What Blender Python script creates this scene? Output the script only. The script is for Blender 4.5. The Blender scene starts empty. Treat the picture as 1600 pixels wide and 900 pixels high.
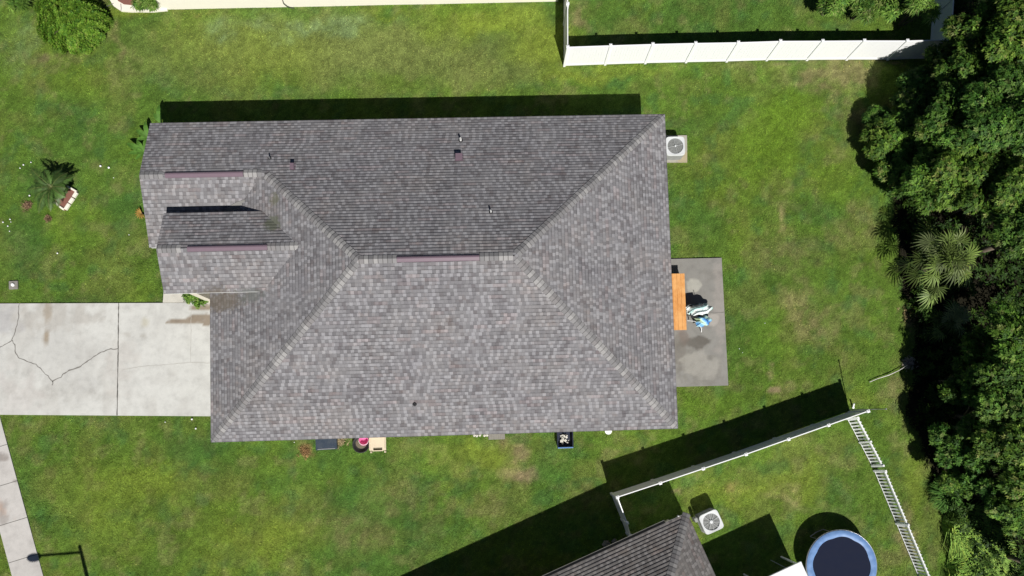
import bpy, math, random
import numpy as np
R = math.radians
rng = np.random.default_rng(7)
random.seed(7)
C = bpy.context.scene.collection
scene = bpy.context.scene

# ------------------------------------------------------------------ camera, sky, sun, exposure
F, CY, RX, RY, H = 1083.806, 609.051, 0.0538, -0.0245, 36.580
cam_d = bpy.data.cameras.new("camera"); cam = bpy.data.objects.new("camera", cam_d); C.objects.link(cam)
cam.location = (0, 0, H); cam.rotation_euler = (RX, RY, 0)
cam_d.sensor_width = 36; cam_d.sensor_fit = 'HORIZONTAL'; cam_d.lens = F/1600*36
cam_d.shift_y = (CY-450)/1600; cam_d.clip_start = 0.5; cam_d.clip_end = 3000
scene.camera = cam

SX, SY = -0.2439, 0.8758                      # shadow vector on the ground for one metre of height
ELEV = math.atan(1/math.hypot(SX, SY))
world = bpy.data.worlds.new("World"); scene.world = world; world.use_nodes = True
wn = world.node_tree.nodes; wn.clear()
wo = wn.new('ShaderNodeOutputWorld'); wb = wn.new('ShaderNodeBackground'); sk = wn.new('ShaderNodeTexSky')
sk.sky_type = 'NISHITA'; sk.sun_disc = False; sk.sun_elevation = ELEV; sk.sun_rotation = math.atan2(-SX, -SY)
sk.air_density = 0.45; sk.dust_density = 0.3
wb.inputs['Strength'].default_value = 0.05
world.node_tree.links.new(sk.outputs[0], wb.inputs[0]); world.node_tree.links.new(wb.outputs[0], wo.inputs[0])
sun_d = bpy.data.lights.new("sun", 'SUN'); sun = bpy.data.objects.new("sun", sun_d); C.objects.link(sun)
sun_d.energy = 5.0; sun_d.angle = R(0.53); sun_d.color = (1.0, 0.965, 0.91)
sun.rotation_euler = (math.atan(math.hypot(SX, SY)), 0, math.atan2(-SX, SY)); sun.location = (10, -30, 60)
scene.view_settings.view_transform = 'Standard'; scene.view_settings.look = 'None'
scene.view_settings.gamma = 1; scene.view_settings.exposure = 0.17

# ------------------------------------------------------------------ photo pixel -> place
def _rot():
    cx, sx, cy, sy = math.cos(RX), math.sin(RX), math.cos(RY), math.sin(RY)
    return np.array([[cy, 0, sy], [0, 1, 0], [-sy, 0, cy]]) @ np.array([[1, 0, 0], [0, cx, -sx], [0, sx, cx]])
ROT = _rot()
def G(u, v, Z=0.0):
    d = ROT @ np.array([(u-800)/F, (CY-v)/F, -1.0]); t = (Z-H)/d[2]
    return (float(d[0]*t), float(d[1]*t), Z)
def Gp(pts, Z=0.0): return [G(u, v, Z)[:2] for u, v in pts]

# ------------------------------------------------------------------ helpers
def mat(name, color=(.5, .5, .5), rough=.7, spec=.5, metal=0):
    m = bpy.data.materials.new(name); m.use_nodes = True
    b = m.node_tree.nodes['Principled BSDF']
    b.inputs['Base Color'].default_value = (*color, 1); b.inputs['Roughness'].default_value = rough
    b.inputs['Specular IOR Level'].default_value = spec; b.inputs['Metallic'].default_value = metal
    return m
class NT:
    """small helper for node graphs"""
    def __init__(s, m): s.m = m; s.t = m.node_tree; s.n = s.t.nodes; s.b = s.n['Principled BSDF']
    def link(s, a, b): s.t.links.new(a, b)
    def _in(s, sock, v):
        if v is None: return
        if hasattr(v, 'is_output'): s.link(v, sock)
        else: sock.default_value = v
    def math(s, op, a, b=None, c=None):
        n = s.n.new('ShaderNodeMath'); n.operation = op
        s._in(n.inputs[0], a); s._in(n.inputs[1], b); s._in(n.inputs[2], c); return n.outputs[0]
    def mix(s, f, a, b, mode='MIX'):
        n = s.n.new('ShaderNodeMix'); n.data_type = 'RGBA'; n.blend_type = mode
        s._in(n.inputs[0], f)
        for k, v in ((6, a), (7, b)): s._in(n.inputs[k], v if hasattr(v, 'is_output') else (*v, 1))
        return n.outputs[2]
    def noise(s, vec, scale, detail=4, rough=.55, dist=0):
        n = s.n.new('ShaderNodeTexNoise'); s._in(n.inputs['Vector'], vec)
        n.inputs['Scale'].default_value = scale; n.inputs['Detail'].default_value = detail
        n.inputs['Roughness'].default_value = rough; n.inputs['Distortion'].default_value = dist
        return n.outputs[0]
    def ramp(s, f, stops, interp='LINEAR'):
        n = s.n.new('ShaderNodeValToRGB'); s._in(n.inputs[0], f); r = n.color_ramp; r.interpolation = interp
        while len(r.elements) < len(stops): r.elements.new(.5)
        for e, (p, c) in zip(r.elements, stops):
            e.position = p; e.color = (*c, 1) if not isinstance(c, (int, float)) else (c, c, c, 1)
        return n.outputs[0]
    def coord(s, k='Object'): return s.n.new('ShaderNodeTexCoord').outputs[k]
    def attr(s, name):
        n = s.n.new('ShaderNodeAttribute'); n.attribute_name = name; return n.outputs['Color']
    def bump(s, h, strength=.3, dist=.02):
        n = s.n.new('ShaderNodeBump'); s._in(n.inputs['Height'], h)
        n.inputs['Strength'].default_value = strength; n.inputs['Distance'].default_value = dist
        s.link(n.outputs[0], s.b.inputs['Normal'])
    def color(s, c): s.link(c, s.b.inputs['Base Color'])

def worn(name, color, amount=.25, scale=6, rough=.6, bump=0, metal=0, spec=.4, dirt=(.12, .10, .07)):
    m = mat(name, color, rough, spec, metal); g = NT(m); co = g.coord()
    n1 = g.noise(co, scale, 6, .65); f = g.ramp(n1, [(.42, 0), (.75, 1)])
    f2 = g.math('MULTIPLY', f, amount)
    n2 = g.noise(co, scale*7, 3)
    base = g.mix(g.math('MULTIPLY', n2, .3), color, tuple(c*.75 for c in color))
    g.color(g.mix(f2, base, dirt))
    if bump: g.bump(n2, bump, .01)
    return m

class MB:
    def __init__(s): s.v = []; s.f = []; s.uv = {}; s.mi = []; s.col = []
    def face(s, pts, mi=0, uv=None):
        i = len(s.v); s.v += [tuple(p) for p in pts]; s.f.append(tuple(range(i, i+len(pts)))); s.mi.append(mi)
        if uv: s.uv[len(s.f)-1] = uv
    def mesh(s, verts, faces, mi=0):
        i = len(s.v); s.v += [tuple(p) for p in verts]
        for f in faces: s.f.append(tuple(i+k for k in f)); s.mi.append(mi)
        return s
    def box(s, c, d, rz=0, mi=0, ry=0, rx=0):
        hx, hy, hz = d[0]/2, d[1]/2, d[2]/2
        P = np.array([(x, y, z) for x in (-hx, hx) for y in (-hy, hy) for z in (-hz, hz)])
        cx, sx = math.cos(rx), math.sin(rx); P = P @ np.array([[1, 0, 0], [0, cx, -sx], [0, sx, cx]]).T
        cy, sy = math.cos(ry), math.sin(ry); P = P @ np.array([[cy, 0, sy], [0, 1, 0], [-sy, 0, cy]]).T
        cz, sz = math.cos(rz), math.sin(rz); P = P @ np.array([[cz, -sz, 0], [sz, cz, 0], [0, 0, 1]]).T
        P = P + np.array(c)
        return s.mesh(P, [(0, 1, 3, 2), (4, 6, 7, 5), (0, 4, 5, 1), (2, 3, 7, 6), (0, 2, 6, 4), (1, 5, 7, 3)], mi)
    def prism(s, poly, z0, z1, mi=0):
        n = len(poly)
        a = sum(poly[i][0]*poly[(i+1) % n][1]-poly[(i+1) % n][0]*poly[i][1] for i in range(n))
        if a < 0: poly = poly[::-1]
        V = [(x, y, z0) for x, y in poly]+[(x, y, z1) for x, y in poly]
        return s.mesh(V, [tuple(range(n))[::-1], tuple(range(n, 2*n))]+[(i, (i+1) % n, n+(i+1) % n, n+i) for i in range(n)], mi)
    def lathe(s, prof, c=(0, 0, 0), n=24, mi=0, cap=True):
        V = []; Fc = []
        for r, z in prof:
            V += [(c[0]+r*math.cos(2*math.pi*k/n), c[1]+r*math.sin(2*math.pi*k/n), c[2]+z) for k in range(n)]
        for j in range(len(prof)-1):
            for k in range(n): Fc.append((j*n+k, j*n+(k+1) % n, (j+1)*n+(k+1) % n, (j+1)*n+k))
        if cap: Fc.append(tuple(range(n))[::-1]); Fc.append(tuple((len(prof)-1)*n+k for k in range(n)))
        return s.mesh(V, Fc, mi)
    def tube(s, pts, rad, n=8, mi=0):
        pts = [np.array(p, float) for p in pts]
        if not hasattr(rad, '__len__'): rad = [rad]*len(pts)
        V = []; Fc = []
        for i, p in enumerate(pts):
            d = pts[min(i+1, len(pts)-1)]-pts[max(i-1, 0)]; d = d/(np.linalg.norm(d)+1e-9)
            a = np.cross(d, (0, 0, 1) if abs(d[2]) < .9 else (1, 0, 0)); a /= np.linalg.norm(a); b = np.cross(d, a)
            V += [tuple(p+rad[i]*(a*math.cos(2*math.pi*k/n)+b*math.sin(2*math.pi*k/n))) for k in range(n)]
        for j in range(len(pts)-1):
            for k in range(n): Fc.append((j*n+k, (j+1)*n+k, (j+1)*n+(k+1) % n, j*n+(k+1) % n))
        Fc.append(tuple(range(n))); Fc.append(tuple((len(pts)-1)*n+k for k in range(n))[::-1])
        return s.mesh(V, Fc, mi)
    def build(s, name, mats, parent=None, loc=(0, 0, 0), rz=0, bevel=0, smooth=False):
        me = bpy.data.meshes.new(name); me.from_pydata(s.v, [], s.f); me.update()
        mats = mats if isinstance(mats, (list, tuple)) else [mats]
        for m in mats: me.materials.append(m)
        if any(s.mi): me.polygons.foreach_set('material_index', s.mi)
        if s.uv:
            L = me.uv_layers.new(name='UVMap'); arr = np.zeros((len(me.loops), 2), np.float32)
            for fi, uv in s.uv.items():
                st = me.polygons[fi].loop_start; arr[st:st+len(uv)] = uv
            L.data.foreach_set('uv', arr.ravel())
        if smooth: me.polygons.foreach_set('use_smooth', [True]*len(me.polygons))
        o = bpy.data.objects.new(name, me); C.objects.link(o); o.location = loc; o.rotation_euler = (0, 0, rz)
        if parent: o.parent = parent
        if bevel:
            b = o.modifiers.new('b', 'BEVEL'); b.width = bevel; b.segments = 2; b.limit_method = 'ANGLE'
        return o

def quads_object(name, V, cols, m, parent=None, loc=(0, 0, 0), nper=4):
    """V (n, nper, 3) faces with one colour per face stored as point attribute 'tint'"""
    n = len(V); me = bpy.data.meshes.new(name)
    me.vertices.add(n*nper); me.vertices.foreach_set('co', np.ascontiguousarray(V, np.float32).ravel())
    me.loops.add(n*nper); me.loops.foreach_set('vertex_index', np.arange(n*nper, dtype=np.int32))
    me.polygons.add(n); me.polygons.foreach_set('loop_start', np.arange(0, n*nper, nper, dtype=np.int32))
    me.polygons.foreach_set('loop_total', np.full(n, nper, np.int32))
    a = me.color_attributes.new('tint', 'FLOAT_COLOR', 'POINT')
    cc = np.ones((n, nper, 4), np.float32); cc[:, :, :3] = cols[:, None, :]
    a.data.foreach_set('color', cc.ravel()); me.materials.append(m); me.update(calc_edges=True)
    o = bpy.data.objects.new(name, me); C.objects.link(o); o.location = loc
    if parent: o.parent = parent
    return o

def tag(o, label=None, cat=None, group=None, kind=None):
    if label: o['label'] = label
    if cat: o['category'] = cat
    if group: o['group'] = group
    if kind: o['kind'] = kind
    return o
def struct(o): o['kind'] = 'structure'; return o
def thing(name, label, cat, loc=(0, 0, 0), rz=0, group=None):
    o = bpy.data.objects.new(name, None); C.objects.link(o); o.location = loc; o.rotation_euler = (0, 0, rz)
    o.empty_display_size = .2
    return tag(o, label, cat, group)
def copy_tree(o, parent=None, loc=None, rz=None, scale=None):
    c = o.copy(); C.objects.link(c); c.parent = parent
    if loc is not None: c.location = loc
    if rz is not None: c.rotation_euler = (0, 0, rz)
    if scale is not None: c.scale = (scale,)*3
    for ch in list(o.children): copy_tree(ch, c)
    return c

# numpy value noise
_tabs = {}
def vnoise(x, y, scale, seed=0):
    if seed not in _tabs: _tabs[seed] = np.random.default_rng(1000+seed).random((256, 256))
    T = _tabs[seed]; x = np.asarray(x)/scale+97.3; y = np.asarray(y)/scale+53.7
    xi = np.floor(x).astype(int); yi = np.floor(y).astype(int); fx = x-xi; fy = y-yi
    fx = fx*fx*(3-2*fx); fy = fy*fy*(3-2*fy)
    g = lambda a, b: T[a % 256, b % 256]
    return (g(xi, yi)*(1-fx)+g(xi+1, yi)*fx)*(1-fy)+(g(xi, yi+1)*(1-fx)+g(xi+1, yi+1)*fx)*fy
def fbm(x, y, scale, seed=0, o=4):
    t = 0; w = 0
    for k in range(o): t = t+vnoise(x, y, scale/2**k, seed+k)*.55**k; w += .55**k
    return t/w

# ------------------------------------------------------------------ house frame
EAVE, SL = 2.68, 0.4393
HX, HY, TH, W, D = 8.9756, -0.0642, 0.0293, 22.675, 15.784
EX = np.array([math.cos(TH), math.sin(TH)]); EY = np.array([-math.sin(TH), math.cos(TH)])
def hl(x, y):   # house-local -> world
    p = np.array([HX, HY])+x*EX+y*EY; return (float(p[0]), float(p[1]))
def to_local(x, y):
    dx, dy = x-HX, y-HY; return dx*EX[0]+dy*EX[1], dx*EY[0]+dy*EY[1]
A2 = R(24.0)
N2 = G(1073.5, 801.5, 2.7); E2X = np.array([math.cos(A2), math.sin(A2)]); E2Y = np.array([-math.sin(A2), math.cos(A2)])

# ------------------------------------------------------------------ lawn colour, shared by soil sheet and blades
PATCH = [
 (300, 90, 150, 60, 'north', .5), (560, 85, 190, 62, 'north', .95), (430, 60, 160, 55, 'north', .6), (760, 95, 130, 50, 'north', .7), (620, 130, 60, 12, 'lime', .4),  # u, v, ru, rv, colour, strength
 (806, 708, 20, 26, 'dirt', .75), (826, 742, 24, 20, 'dirt', .95), (795, 742, 18, 14, 'straw', .8), (770, 715, 45, 26, 'yel', .8), (700, 715, 60, 30, 'yel', .4),
 (956, 704, 15, 11, 'straw', .9), (1198, 585, 9, 9, 'dirt', .8), (1210, 616, 15, 8, 'dirt', .95), (1235, 605, 14, 10, 'dry', .7),
 (1221, 338, 9, 20, 'straw', .7), (477, 706, 10, 8, 'rust', .8), (1428, 480, 22, 34, 'dry', .9), (1440, 515, 14, 20, 'straw', .6), (905, 22, 16, 28, 'dry', .75),
 (1320, 98, 140, 5, 'dirt', .55), (1290, 125, 70, 26, 'dry', .75), (1330, 118, 50, 30, 'dry', .8), (1335, 180, 30, 40, 'dry', .5), (1260, 500, 45, 50, 'dry', .65),
 (1240, 480, 25, 30, 'straw', .4), (1230, 400, 60, 40, 'dry', .4), (1345, 360, 40, 45, 'dry', .45),
 (1200, 210, 60, 55, 'lime', .8), (1240, 180, 45, 50, 'lime', .8), (1185, 250, 60, 30, 'lime', .5), (1310, 285, 40, 40, 'lime', .6), (1210, 540, 50, 60, 'lime', .4), (1100, 640, 50, 30, 'lime', .5),
 (850, 70, 60, 40, 'yel', .8), (780, 30, 80, 22, 'yel', .8), (700, 45, 60, 30, 'yel', .5), (900, 115, 60, 15, 'yel', .75), (980, 110, 80, 12, 'yel', .6), (420, 90, 100, 60, 'yel', .45),
 (540, 45, 34, 18, 'pale', .75), (480, 38, 38, 18, 'pale', .7), (350, 50, 22, 26, 'pale', .8), (440, 60, 30, 20, 'pale', .4), (400, 35, 30, 15, 'pale', .45), (290, 60, 60, 50, 'yel', .3),
 (25, 70, 30, 50, 'pale', .35), (60, 95, 30, 16, 'dry', .6), (80, 88, 16, 8, 'dirt', .4), (180, 55, 8, 30, 'dry', .6),
 (220, 755, 70, 40, 'yel', .6), (120, 760, 60, 50, 'yel', .4), (180, 830, 60, 45, 'yel', .45), (380, 850, 70, 40, 'yel', .55), (450, 840, 60, 30, 'yel', .5), (100, 350, 60, 40, 'lime', .45), (230, 240, 40, 30, 'lime', .3),
 (620, 780, 60, 30, 'dry', .35), (760, 790, 50, 20, 'dry', .4), (540, 830, 60, 30, 'dry', .4), (535, 770, 30, 20, 'deep', .5),
 (300, 700, 60, 25, 'deep', .55), (120, 480, 60, 20, 'deep', .4), (40, 380, 40, 60, 'deep', .6), (70, 280, 50, 40, 'deep', .5), (180, 320, 40, 30, 'deep', .4),
 (1080, 200, 50, 30, 'deep', .45), (1110, 360, 40, 40, 'deep', .4), (1280, 330, 35, 22, 'deep', .5), (860, 730, 28, 45, 'deep', .5), (700, 840, 70, 40, 'deep', .35),
 (1230, 760, 40, 20, 'yel', .6), (1150, 770, 60, 25, 'yel', .65), (1225, 775, 22, 14, 'straw', .5), (1270, 740, 30, 40, 'yel', .5), (1310, 720, 40, 30, 'dry', .3), (1420, 830, 20, 60, 'dry', .75), (1435, 760, 20, 50, 'yel', .6),
 (1310, 800, 30, 25, 'deep', .4), (1350, 620, 40, 20, 'yel', .4), (1400, 610, 20, 25, 'dry', .5), (1095, 770, 20, 20, 'yel', .5), (1075, 840, 20, 40, 'yel', .5), (1060, 770, 10, 6, 'dirt', .5),
 (190, 20, 70, 10, 'yel', .7), (300, 22, 60, 6, 'rust', .15), (600, 20, 60, 8, 'yel', .5), (1150, 760, 20, 15, 'rust', .3), (1360, 85, 30, 10, 'dirt', .5),
]
PC = {'north': (.135, .150, .036), 'dirt': (.205, .152, .070), 'straw': (.235, .198, .070), 'dry': (.165, .145, .05), 'rust': (.25, .15, .06), 'lime': (.105, .165, .014),
      'yel': (.150, .180, .022), 'pale': (.145, .185, .062), 'deep': (.042, .098, .018)}
_pp = []
for u, v, ru, rv, c, s in PATCH:
    g = G(u, v); _pp.append((g[0], g[1], ru/29.6, rv/29.6, PC[c], s))
def lawn_color(x, y):
    x = np.asarray(x, float); y = np.asarray(y, float)
    wx = x+(fbm(x, y, 1.1, 31, 3)-.5)*1.6; wy = y+(fbm(x, y, 1.1, 41, 3)-.5)*1.6
    base = np.array([.084, .134, .017]); c = np.ones(x.shape+(3,))*base
    def blend(c, f, col): return c*(1-f[..., None])+np.array(col)*f[..., None]
    c = blend(c, np.clip((fbm(x, y, 7, 1)-.42)*3.2, 0, 1)*.55, (.052, .112, .020))
    c = blend(c, np.clip((fbm(x, y, 4.5, 11)-.50)*4, 0, 1)*.55, (.125, .165, .018))
    c = blend(c, np.clip((fbm(x, y, 1.6, 21)-.50)*5, 0, 1)*.40, (.150, .145, .035))
    c = blend(c, np.clip((fbm(x, y, .65, 201)-.56)*7, 0, 1)*.45, (.165, .150, .050))
    c = blend(c, np.clip((fbm(x, y, .8, 211)-.58)*7, 0, 1)*.45, (.045, .105, .025))
    for (px, py, rx, ry, col, s) in _pp:
        d = np.sqrt(((wx-px)/rx)**2+((wy-py)/ry)**2); f = np.clip(1.35-d, 0, 1); f = f*f*(3-2*f)*s
        f = np.clip(f*(.45+np.clip((fbm(x, y, .42, 5, 3)-.34)*3.6, 0, 1.2)), 0, 1) if col in (PC['dirt'], PC['straw'], PC['pale'], PC['rust'], PC['dry']) else f
        c = blend(c, np.clip(f, 0, 1), col)
    k = (.72+.56*fbm(x, y, .5, 61, 3))*(.62+.78*vnoise(x, y, .13, 66)*.6+.78*vnoise(x, y, .07, 67)*.4)
    return c*k[..., None]*np.array([1.32, 1.46, 1.68])

# ------------------------------------------------------------------ materials
M = {}
def ground_mat():
    m = mat('lawn_soil', rough=.95, spec=.1); g = NT(m); co = g.coord()
    n = g.noise(co, 16, 5, .7); n2 = g.noise(co, 45, 2, .6)
    c = g.mix(1, g.attr('tint'), g.ramp(n, [(.25, .45), (.5, .92), (.78, 1.5)]), 'MULTIPLY')
    c = g.mix(1, c, g.ramp(n2, [(.2, .6), (.8, 1.35)]), 'MULTIPLY')
    g.color(c); g.bump(g.math('ADD', n, n2), .9, .05); return m
M['soil'] = ground_mat()
def leafy(name, trans=.25, rough=.5, gain=1.0, spec=.35):
    m = mat(name, rough=rough, spec=spec); g = NT(m); t = g.attr('tint')
    c = g.mix(1, t, (gain,)*3, 'MULTIPLY'); g.color(c)
    tr = g.n.new('ShaderNodeBsdfTranslucent'); g.link(g.mix(1, t, (1.0, 1.25, .5), 'MULTIPLY'), tr.inputs[0])
    mx = g.n.new('ShaderNodeMixShader'); mx.inputs[0].default_value = trans
    g.link(g.b.outputs[0], mx.inputs[1]); g.link(tr.outputs[0], mx.inputs[2]); g.link(mx.outputs[0], g.n['Material Output'].inputs[0])
    return m
M['grass'] = leafy('grass_blades', .1, .75, spec=.1); M['leaf'] = leafy('leaves', .16, .6, spec=.18); M['palm'] = leafy('palm_fronds', .15, .5, spec=.3)
def shingle_mat(name, tones, stains=(), tint=(1, 1, 1)):
    m = mat(name, rough=.92, spec=.15); g = NT(m)
    uv = g.n.new('ShaderNodeUVMap').outputs[0]; sp = g.n.new('ShaderNodeSeparateXYZ'); g.link(uv, sp.inputs[0])
    u, v = sp.outputs[0], sp.outputs[1]; co = g.coord()
    rowf = g.math('DIVIDE', v, .172); row = g.math('FLOOR', rowf); fr = g.math('FRACT', rowf)
    def wn(a, b, dim='2D'):
        cb = g.n.new('ShaderNodeCombineXYZ'); g._in(cb.inputs[0], a); g._in(cb.inputs[1], b)
        w = g.n.new('ShaderNodeTexWhiteNoise'); w.noise_dimensions = '2D'; g.link(cb.outputs[0], w.inputs[0]); return w.outputs[0]
    off = g.math('MULTIPLY', wn(row, 7.3), 9.0)
    uu = g.math('ADD', g.math('DIVIDE', u, .165), off); cell = g.math('FLOOR', uu); fu = g.math('FRACT', uu)
    par = g.math('MODULO', g.math('ABSOLUTE', cell), 2.0)
    r1 = g.math('ADD', g.math('MULTIPLY', wn(cell, row), .62), g.math('MULTIPLY', par, .38))
    uu2 = g.math('ADD', g.math('DIVIDE', u, .62), g.math('MULTIPLY', off, 1.7)); r2 = wn(g.math('FLOOR', uu2), g.math('ADD', row, 311.5))
    tone = g.ramp(r1, tones, 'CONSTANT')
    sh = g.ramp(r2, [(0, .92), (.3, 1.0), (.62, 1.05), (.86, .96)], 'CONSTANT')
    c = g.mix(1, tone, sh, 'MULTIPLY')
    pink = g.ramp(wn(g.math('FLOOR', uu2), g.math('ADD', row, 77.1)), [(0, 0), (.86, .2), (.94, .45)], 'CONSTANT')
    c = g.mix(pink, c, g.mix(1, c, (1.14, .98, .95), 'MULTIPLY'))
    bv = g.n.new('ShaderNodeCombineXYZ'); g._in(bv.inputs[0], g.math('MULTIPLY', u, .55)); g._in(bv.inputs[1], g.math('MULTIPLY', v, .16))
    band = g.ramp(g.noise(bv.outputs[0], 1.0, 3, .6), [(.36, .35), (.62, 1.35)])
    wv = g.n.new('ShaderNodeCombineXYZ'); g._in(wv.inputs[0], g.math('MULTIPLY', u, 4.0)); g._in(wv.inputs[1], row)
    wth = g.math('MULTIPLY', g.math('SUBTRACT', g.noise(wv.outputs[0], 1.0, 2, .5), .20), .60)
    line = g.math('LESS_THAN', fr, wth); lf = g.math('MULTIPLY', g.math('MULTIPLY', line, band), .48)
    c = g.mix(lf, c, (.035, .033, .036))
    vg = g.math('MULTIPLY', g.math('LESS_THAN', fu, .07), .30); c = g.mix(vg, c, (.05, .047, .05))
    big = g.noise(co, .45, 6, .7); c = g.mix(1, c, g.ramp(big, [(.3, (.87, .86, .88)), (.5, (1, 1, 1)), (.68, (1.06, 1.02, .98))]), 'MULTIPLY')
    bro = g.ramp(g.noise(co, 1.9, 5, .7), [(.55, 0), (.72, .55)]); c = g.mix(bro, c, g.mix(1, c, (1.08, .93, .84), 'MULTIPLY'))
    gr = g.noise(co, 90, 2, .6); c = g.mix(1, c, g.ramp(gr, [(.2, .8), (.8, 1.2)]), 'MULTIPLY')
    for (x, y, rx, ry, colr, s) in stains:
        sx = g.n.new('ShaderNodeSeparateXYZ'); g.link(co, sx.inputs[0])
        dx = g.math('DIVIDE', g.math('SUBTRACT', sx.outputs[0], x), rx); dy = g.math('DIVIDE', g.math('SUBTRACT', sx.outputs[1], y), ry)
        d = g.math('SQRT', g.math('ADD', g.math('MULTIPLY', dx, dx), g.math('MULTIPLY', dy, dy)))
        d = g.math('ADD', d, g.math('MULTIPLY', g.math('SUBTRACT', g.noise(co, 5, 5, .75), .5), 2.4))
        f = g.ramp(d, [(.55, s), (1.0, 0)]); c = g.mix(f, c, colr)
    c = g.mix(1, c, tint, 'MULTIPLY')
    g.color(c); g.bump(g.math('ADD', gr, g.math('MULTIPLY', r1, .8)), .35, .006)
    return m
T1 = [(0, (.160, .156, .163)), (.12, (.186, .182, .190)), (.40, (.212, .208, .216)), (.60, (.272, .269, .280)), (.94, (.146, .138, .144))]
M['shingle'] = shingle_mat('roof_shingles', T1, stains=[(-22.0, 6.75, 1.5, .55, (.12, .10, .075), .7), (-20.3, 6.85, .9, .35, (.10, .11, .10), .6), (-19.1, 10.1, .45, .5, (.10, .11, .075), .8), (-19.0, 11.3, .3, .35, (.11, .11, .07), .7)])
M['shingle_b'] = shingle_mat('roof_shingles_brown', [(0, (.125, .118, .114)), (.30, (.145, .137, .131)), (.50, (.165, .156, .150)), (.62, (.195, .186, .18)), (.95, (.11, .10, .094))])
def cap_mat(name, k=1.0):
    m = mat(name, rough=.92, spec=.15); g = NT(m)
    uv = g.n.new('ShaderNodeUVMap').outputs[0]; sp = g.n.new('ShaderNodeSeparateXYZ'); g.link(uv, sp.inputs[0])
    w = g.n.new('ShaderNodeTexWhiteNoise'); w.noise_dimensions = '1D'; g.link(g.math('FLOOR', sp.outputs[0]), w.inputs['W'])
    c = g.ramp(w.outputs[0], [(0, (.20*k, .196*k, .198*k)), (.3, (.24*k, .235*k, .236*k)), (.6, (.31*k, .303*k, .298*k)), (.85, (.215*k, .205*k, .205*k))], 'CONSTANT')
    fr = g.math('FRACT', sp.outputs[0]); c = g.mix(g.math('MULTIPLY', g.math('LESS_THAN', fr, .16), .7), c, (.07, .066, .066))
    gr = g.noise(g.coord(), 80, 2); c = g.mix(1, c, g.ramp(gr, [(.2, .82), (.8, 1.18)]), 'MULTIPLY'); g.color(c); return m
M['cap'] = cap_mat('ridge_cap_shingles', .95); M['cap_b'] = cap_mat('ridge_cap_shingles_brown', .62)
def slab_mat(name, bumpy=.25, rough=.85):
    m = mat(name, rough=rough, spec=.25); g = NT(m); co = g.coord()
    n = g.noise(co, 2.3, 7, .68); n2 = g.noise(co, 30, 4, .7)
    c = g.mix(1, g.attr('tint'), g.ramp(n, [(.3, .86), (.5, .99), (.7, 1.06)]), 'MULTIPLY')
    c = g.mix(1, c, g.ramp(n2, [(.25, .88), (.75, 1.08)]), 'MULTIPLY')
    g.color(c); g.bump(n2, bumpy, .01); return m
M['slab'] = slab_mat('concrete_slab')
M['joint'] = mat('joint_dark', (.13, .125, .115), .95, .1)  # plain dark colour of the slab joints
M['crack'] = mat('crack_dirt', (.20, .19, .175), .95, .1); M['crack_faint'] = mat('crack_faint', (.42, .41, .38), .95, .1)
M['stucco'] = worn('stucco_wall', (.62, .58, .48), .12, 1.5, .9, .3)
M['cream'] = worn('cream_wall', (.80, .765, .66), .06, 2, .85, .15, dirt=(.5, .45, .35))
M['white'] = worn('white_paint', (.80, .80, .79), .05, 3, .5, dirt=(.4, .4, .36))
M['vinyl'] = worn('white_vinyl', (.88, .89, .89), .04, 1.2, .38, dirt=(.45, .47, .40))
M['maroon'] = worn('maroon_metal', (.175, .125, .155), .2, 8, .38, metal=0, dirt=(.1, .08, .08))
M['black'] = worn('black_rubber', (.02, .02, .022), .2, 6, .6, dirt=(.06, .055, .05))
M['glass'] = mat('window_glass', (.02, .03, .035), .05, .8)
M['galv'] = worn('galvanised_steel', (.45, .46, .47), .2, 8, .42, metal=.6)
M['gutter'] = worn('gutter_metal', (.20, .20, .18), .5, 5, .6, dirt=(.08, .07, .05))
M['ac_top'] = worn('ac_cabinet_paint', (.66, .68, .69), .12, 5, .45); M['ac_side'] = worn('ac_louvre', (.30, .31, .30), .3, 7, .55)
M['ac_dark'] = mat('ac_grille', (.03, .04, .055), .5, .4, .3); M['ac_void'] = mat('ac_inside', (.035, .045, .06), .4)
M['ac_blade'] = mat('fan_blade_metal', (.07, .09, .115), .4, .6, .5)
M['bark'] = worn('bark', (.14, .11, .08), .4, 9, .95, .6)
M['mulch'] = worn('red_mulch', (.23, .095, .07), .5, 14, .95, .8); M['stone'] = worn('pale_stone', (.62, .60, .55), .3, 7, .9, .5)
M['rock'] = worn('grey_stone', (.24, .23, .21), .4, 9, .9, .5)
M['pink'] = worn('pink_plastic', (.78, .20, .42), .08, 5, .35); M['beige'] = worn('beige_plastic', (.66, .56, .42), .12, 4, .45)
M['tote'] = worn('dark_blue_plastic', (.035, .05, .075), .35, 5, .4, dirt=(.10, .11, .12)); M['bluerim'] = worn('blue_plastic', (.08, .20, .46), .12, 6, .35)
M['navy'] = worn('navy_plastic', (.015, .022, .045), .2, 6, .4); M['dirtpot'] = worn('potting_soil', (.15, .13, .09), .5, 20, .95, .8)
M['mat_black'] = worn('trampoline_mesh', (.013, .017, .036), .12, 3, .9, spec=.1, dirt=(.03, .03, .036))
M['pad_blue'] = worn('blue_vinyl_pad', (.15, .275, .52), .5, 5, .5, .2, dirt=(.06, .12, .30))
M['roofwhite'] = worn('white_panel', (.80, .81, .82), .06, 3, .45)
M['leafbrown'] = leafy('dry_leaves', .1, .8, spec=.1)
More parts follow.
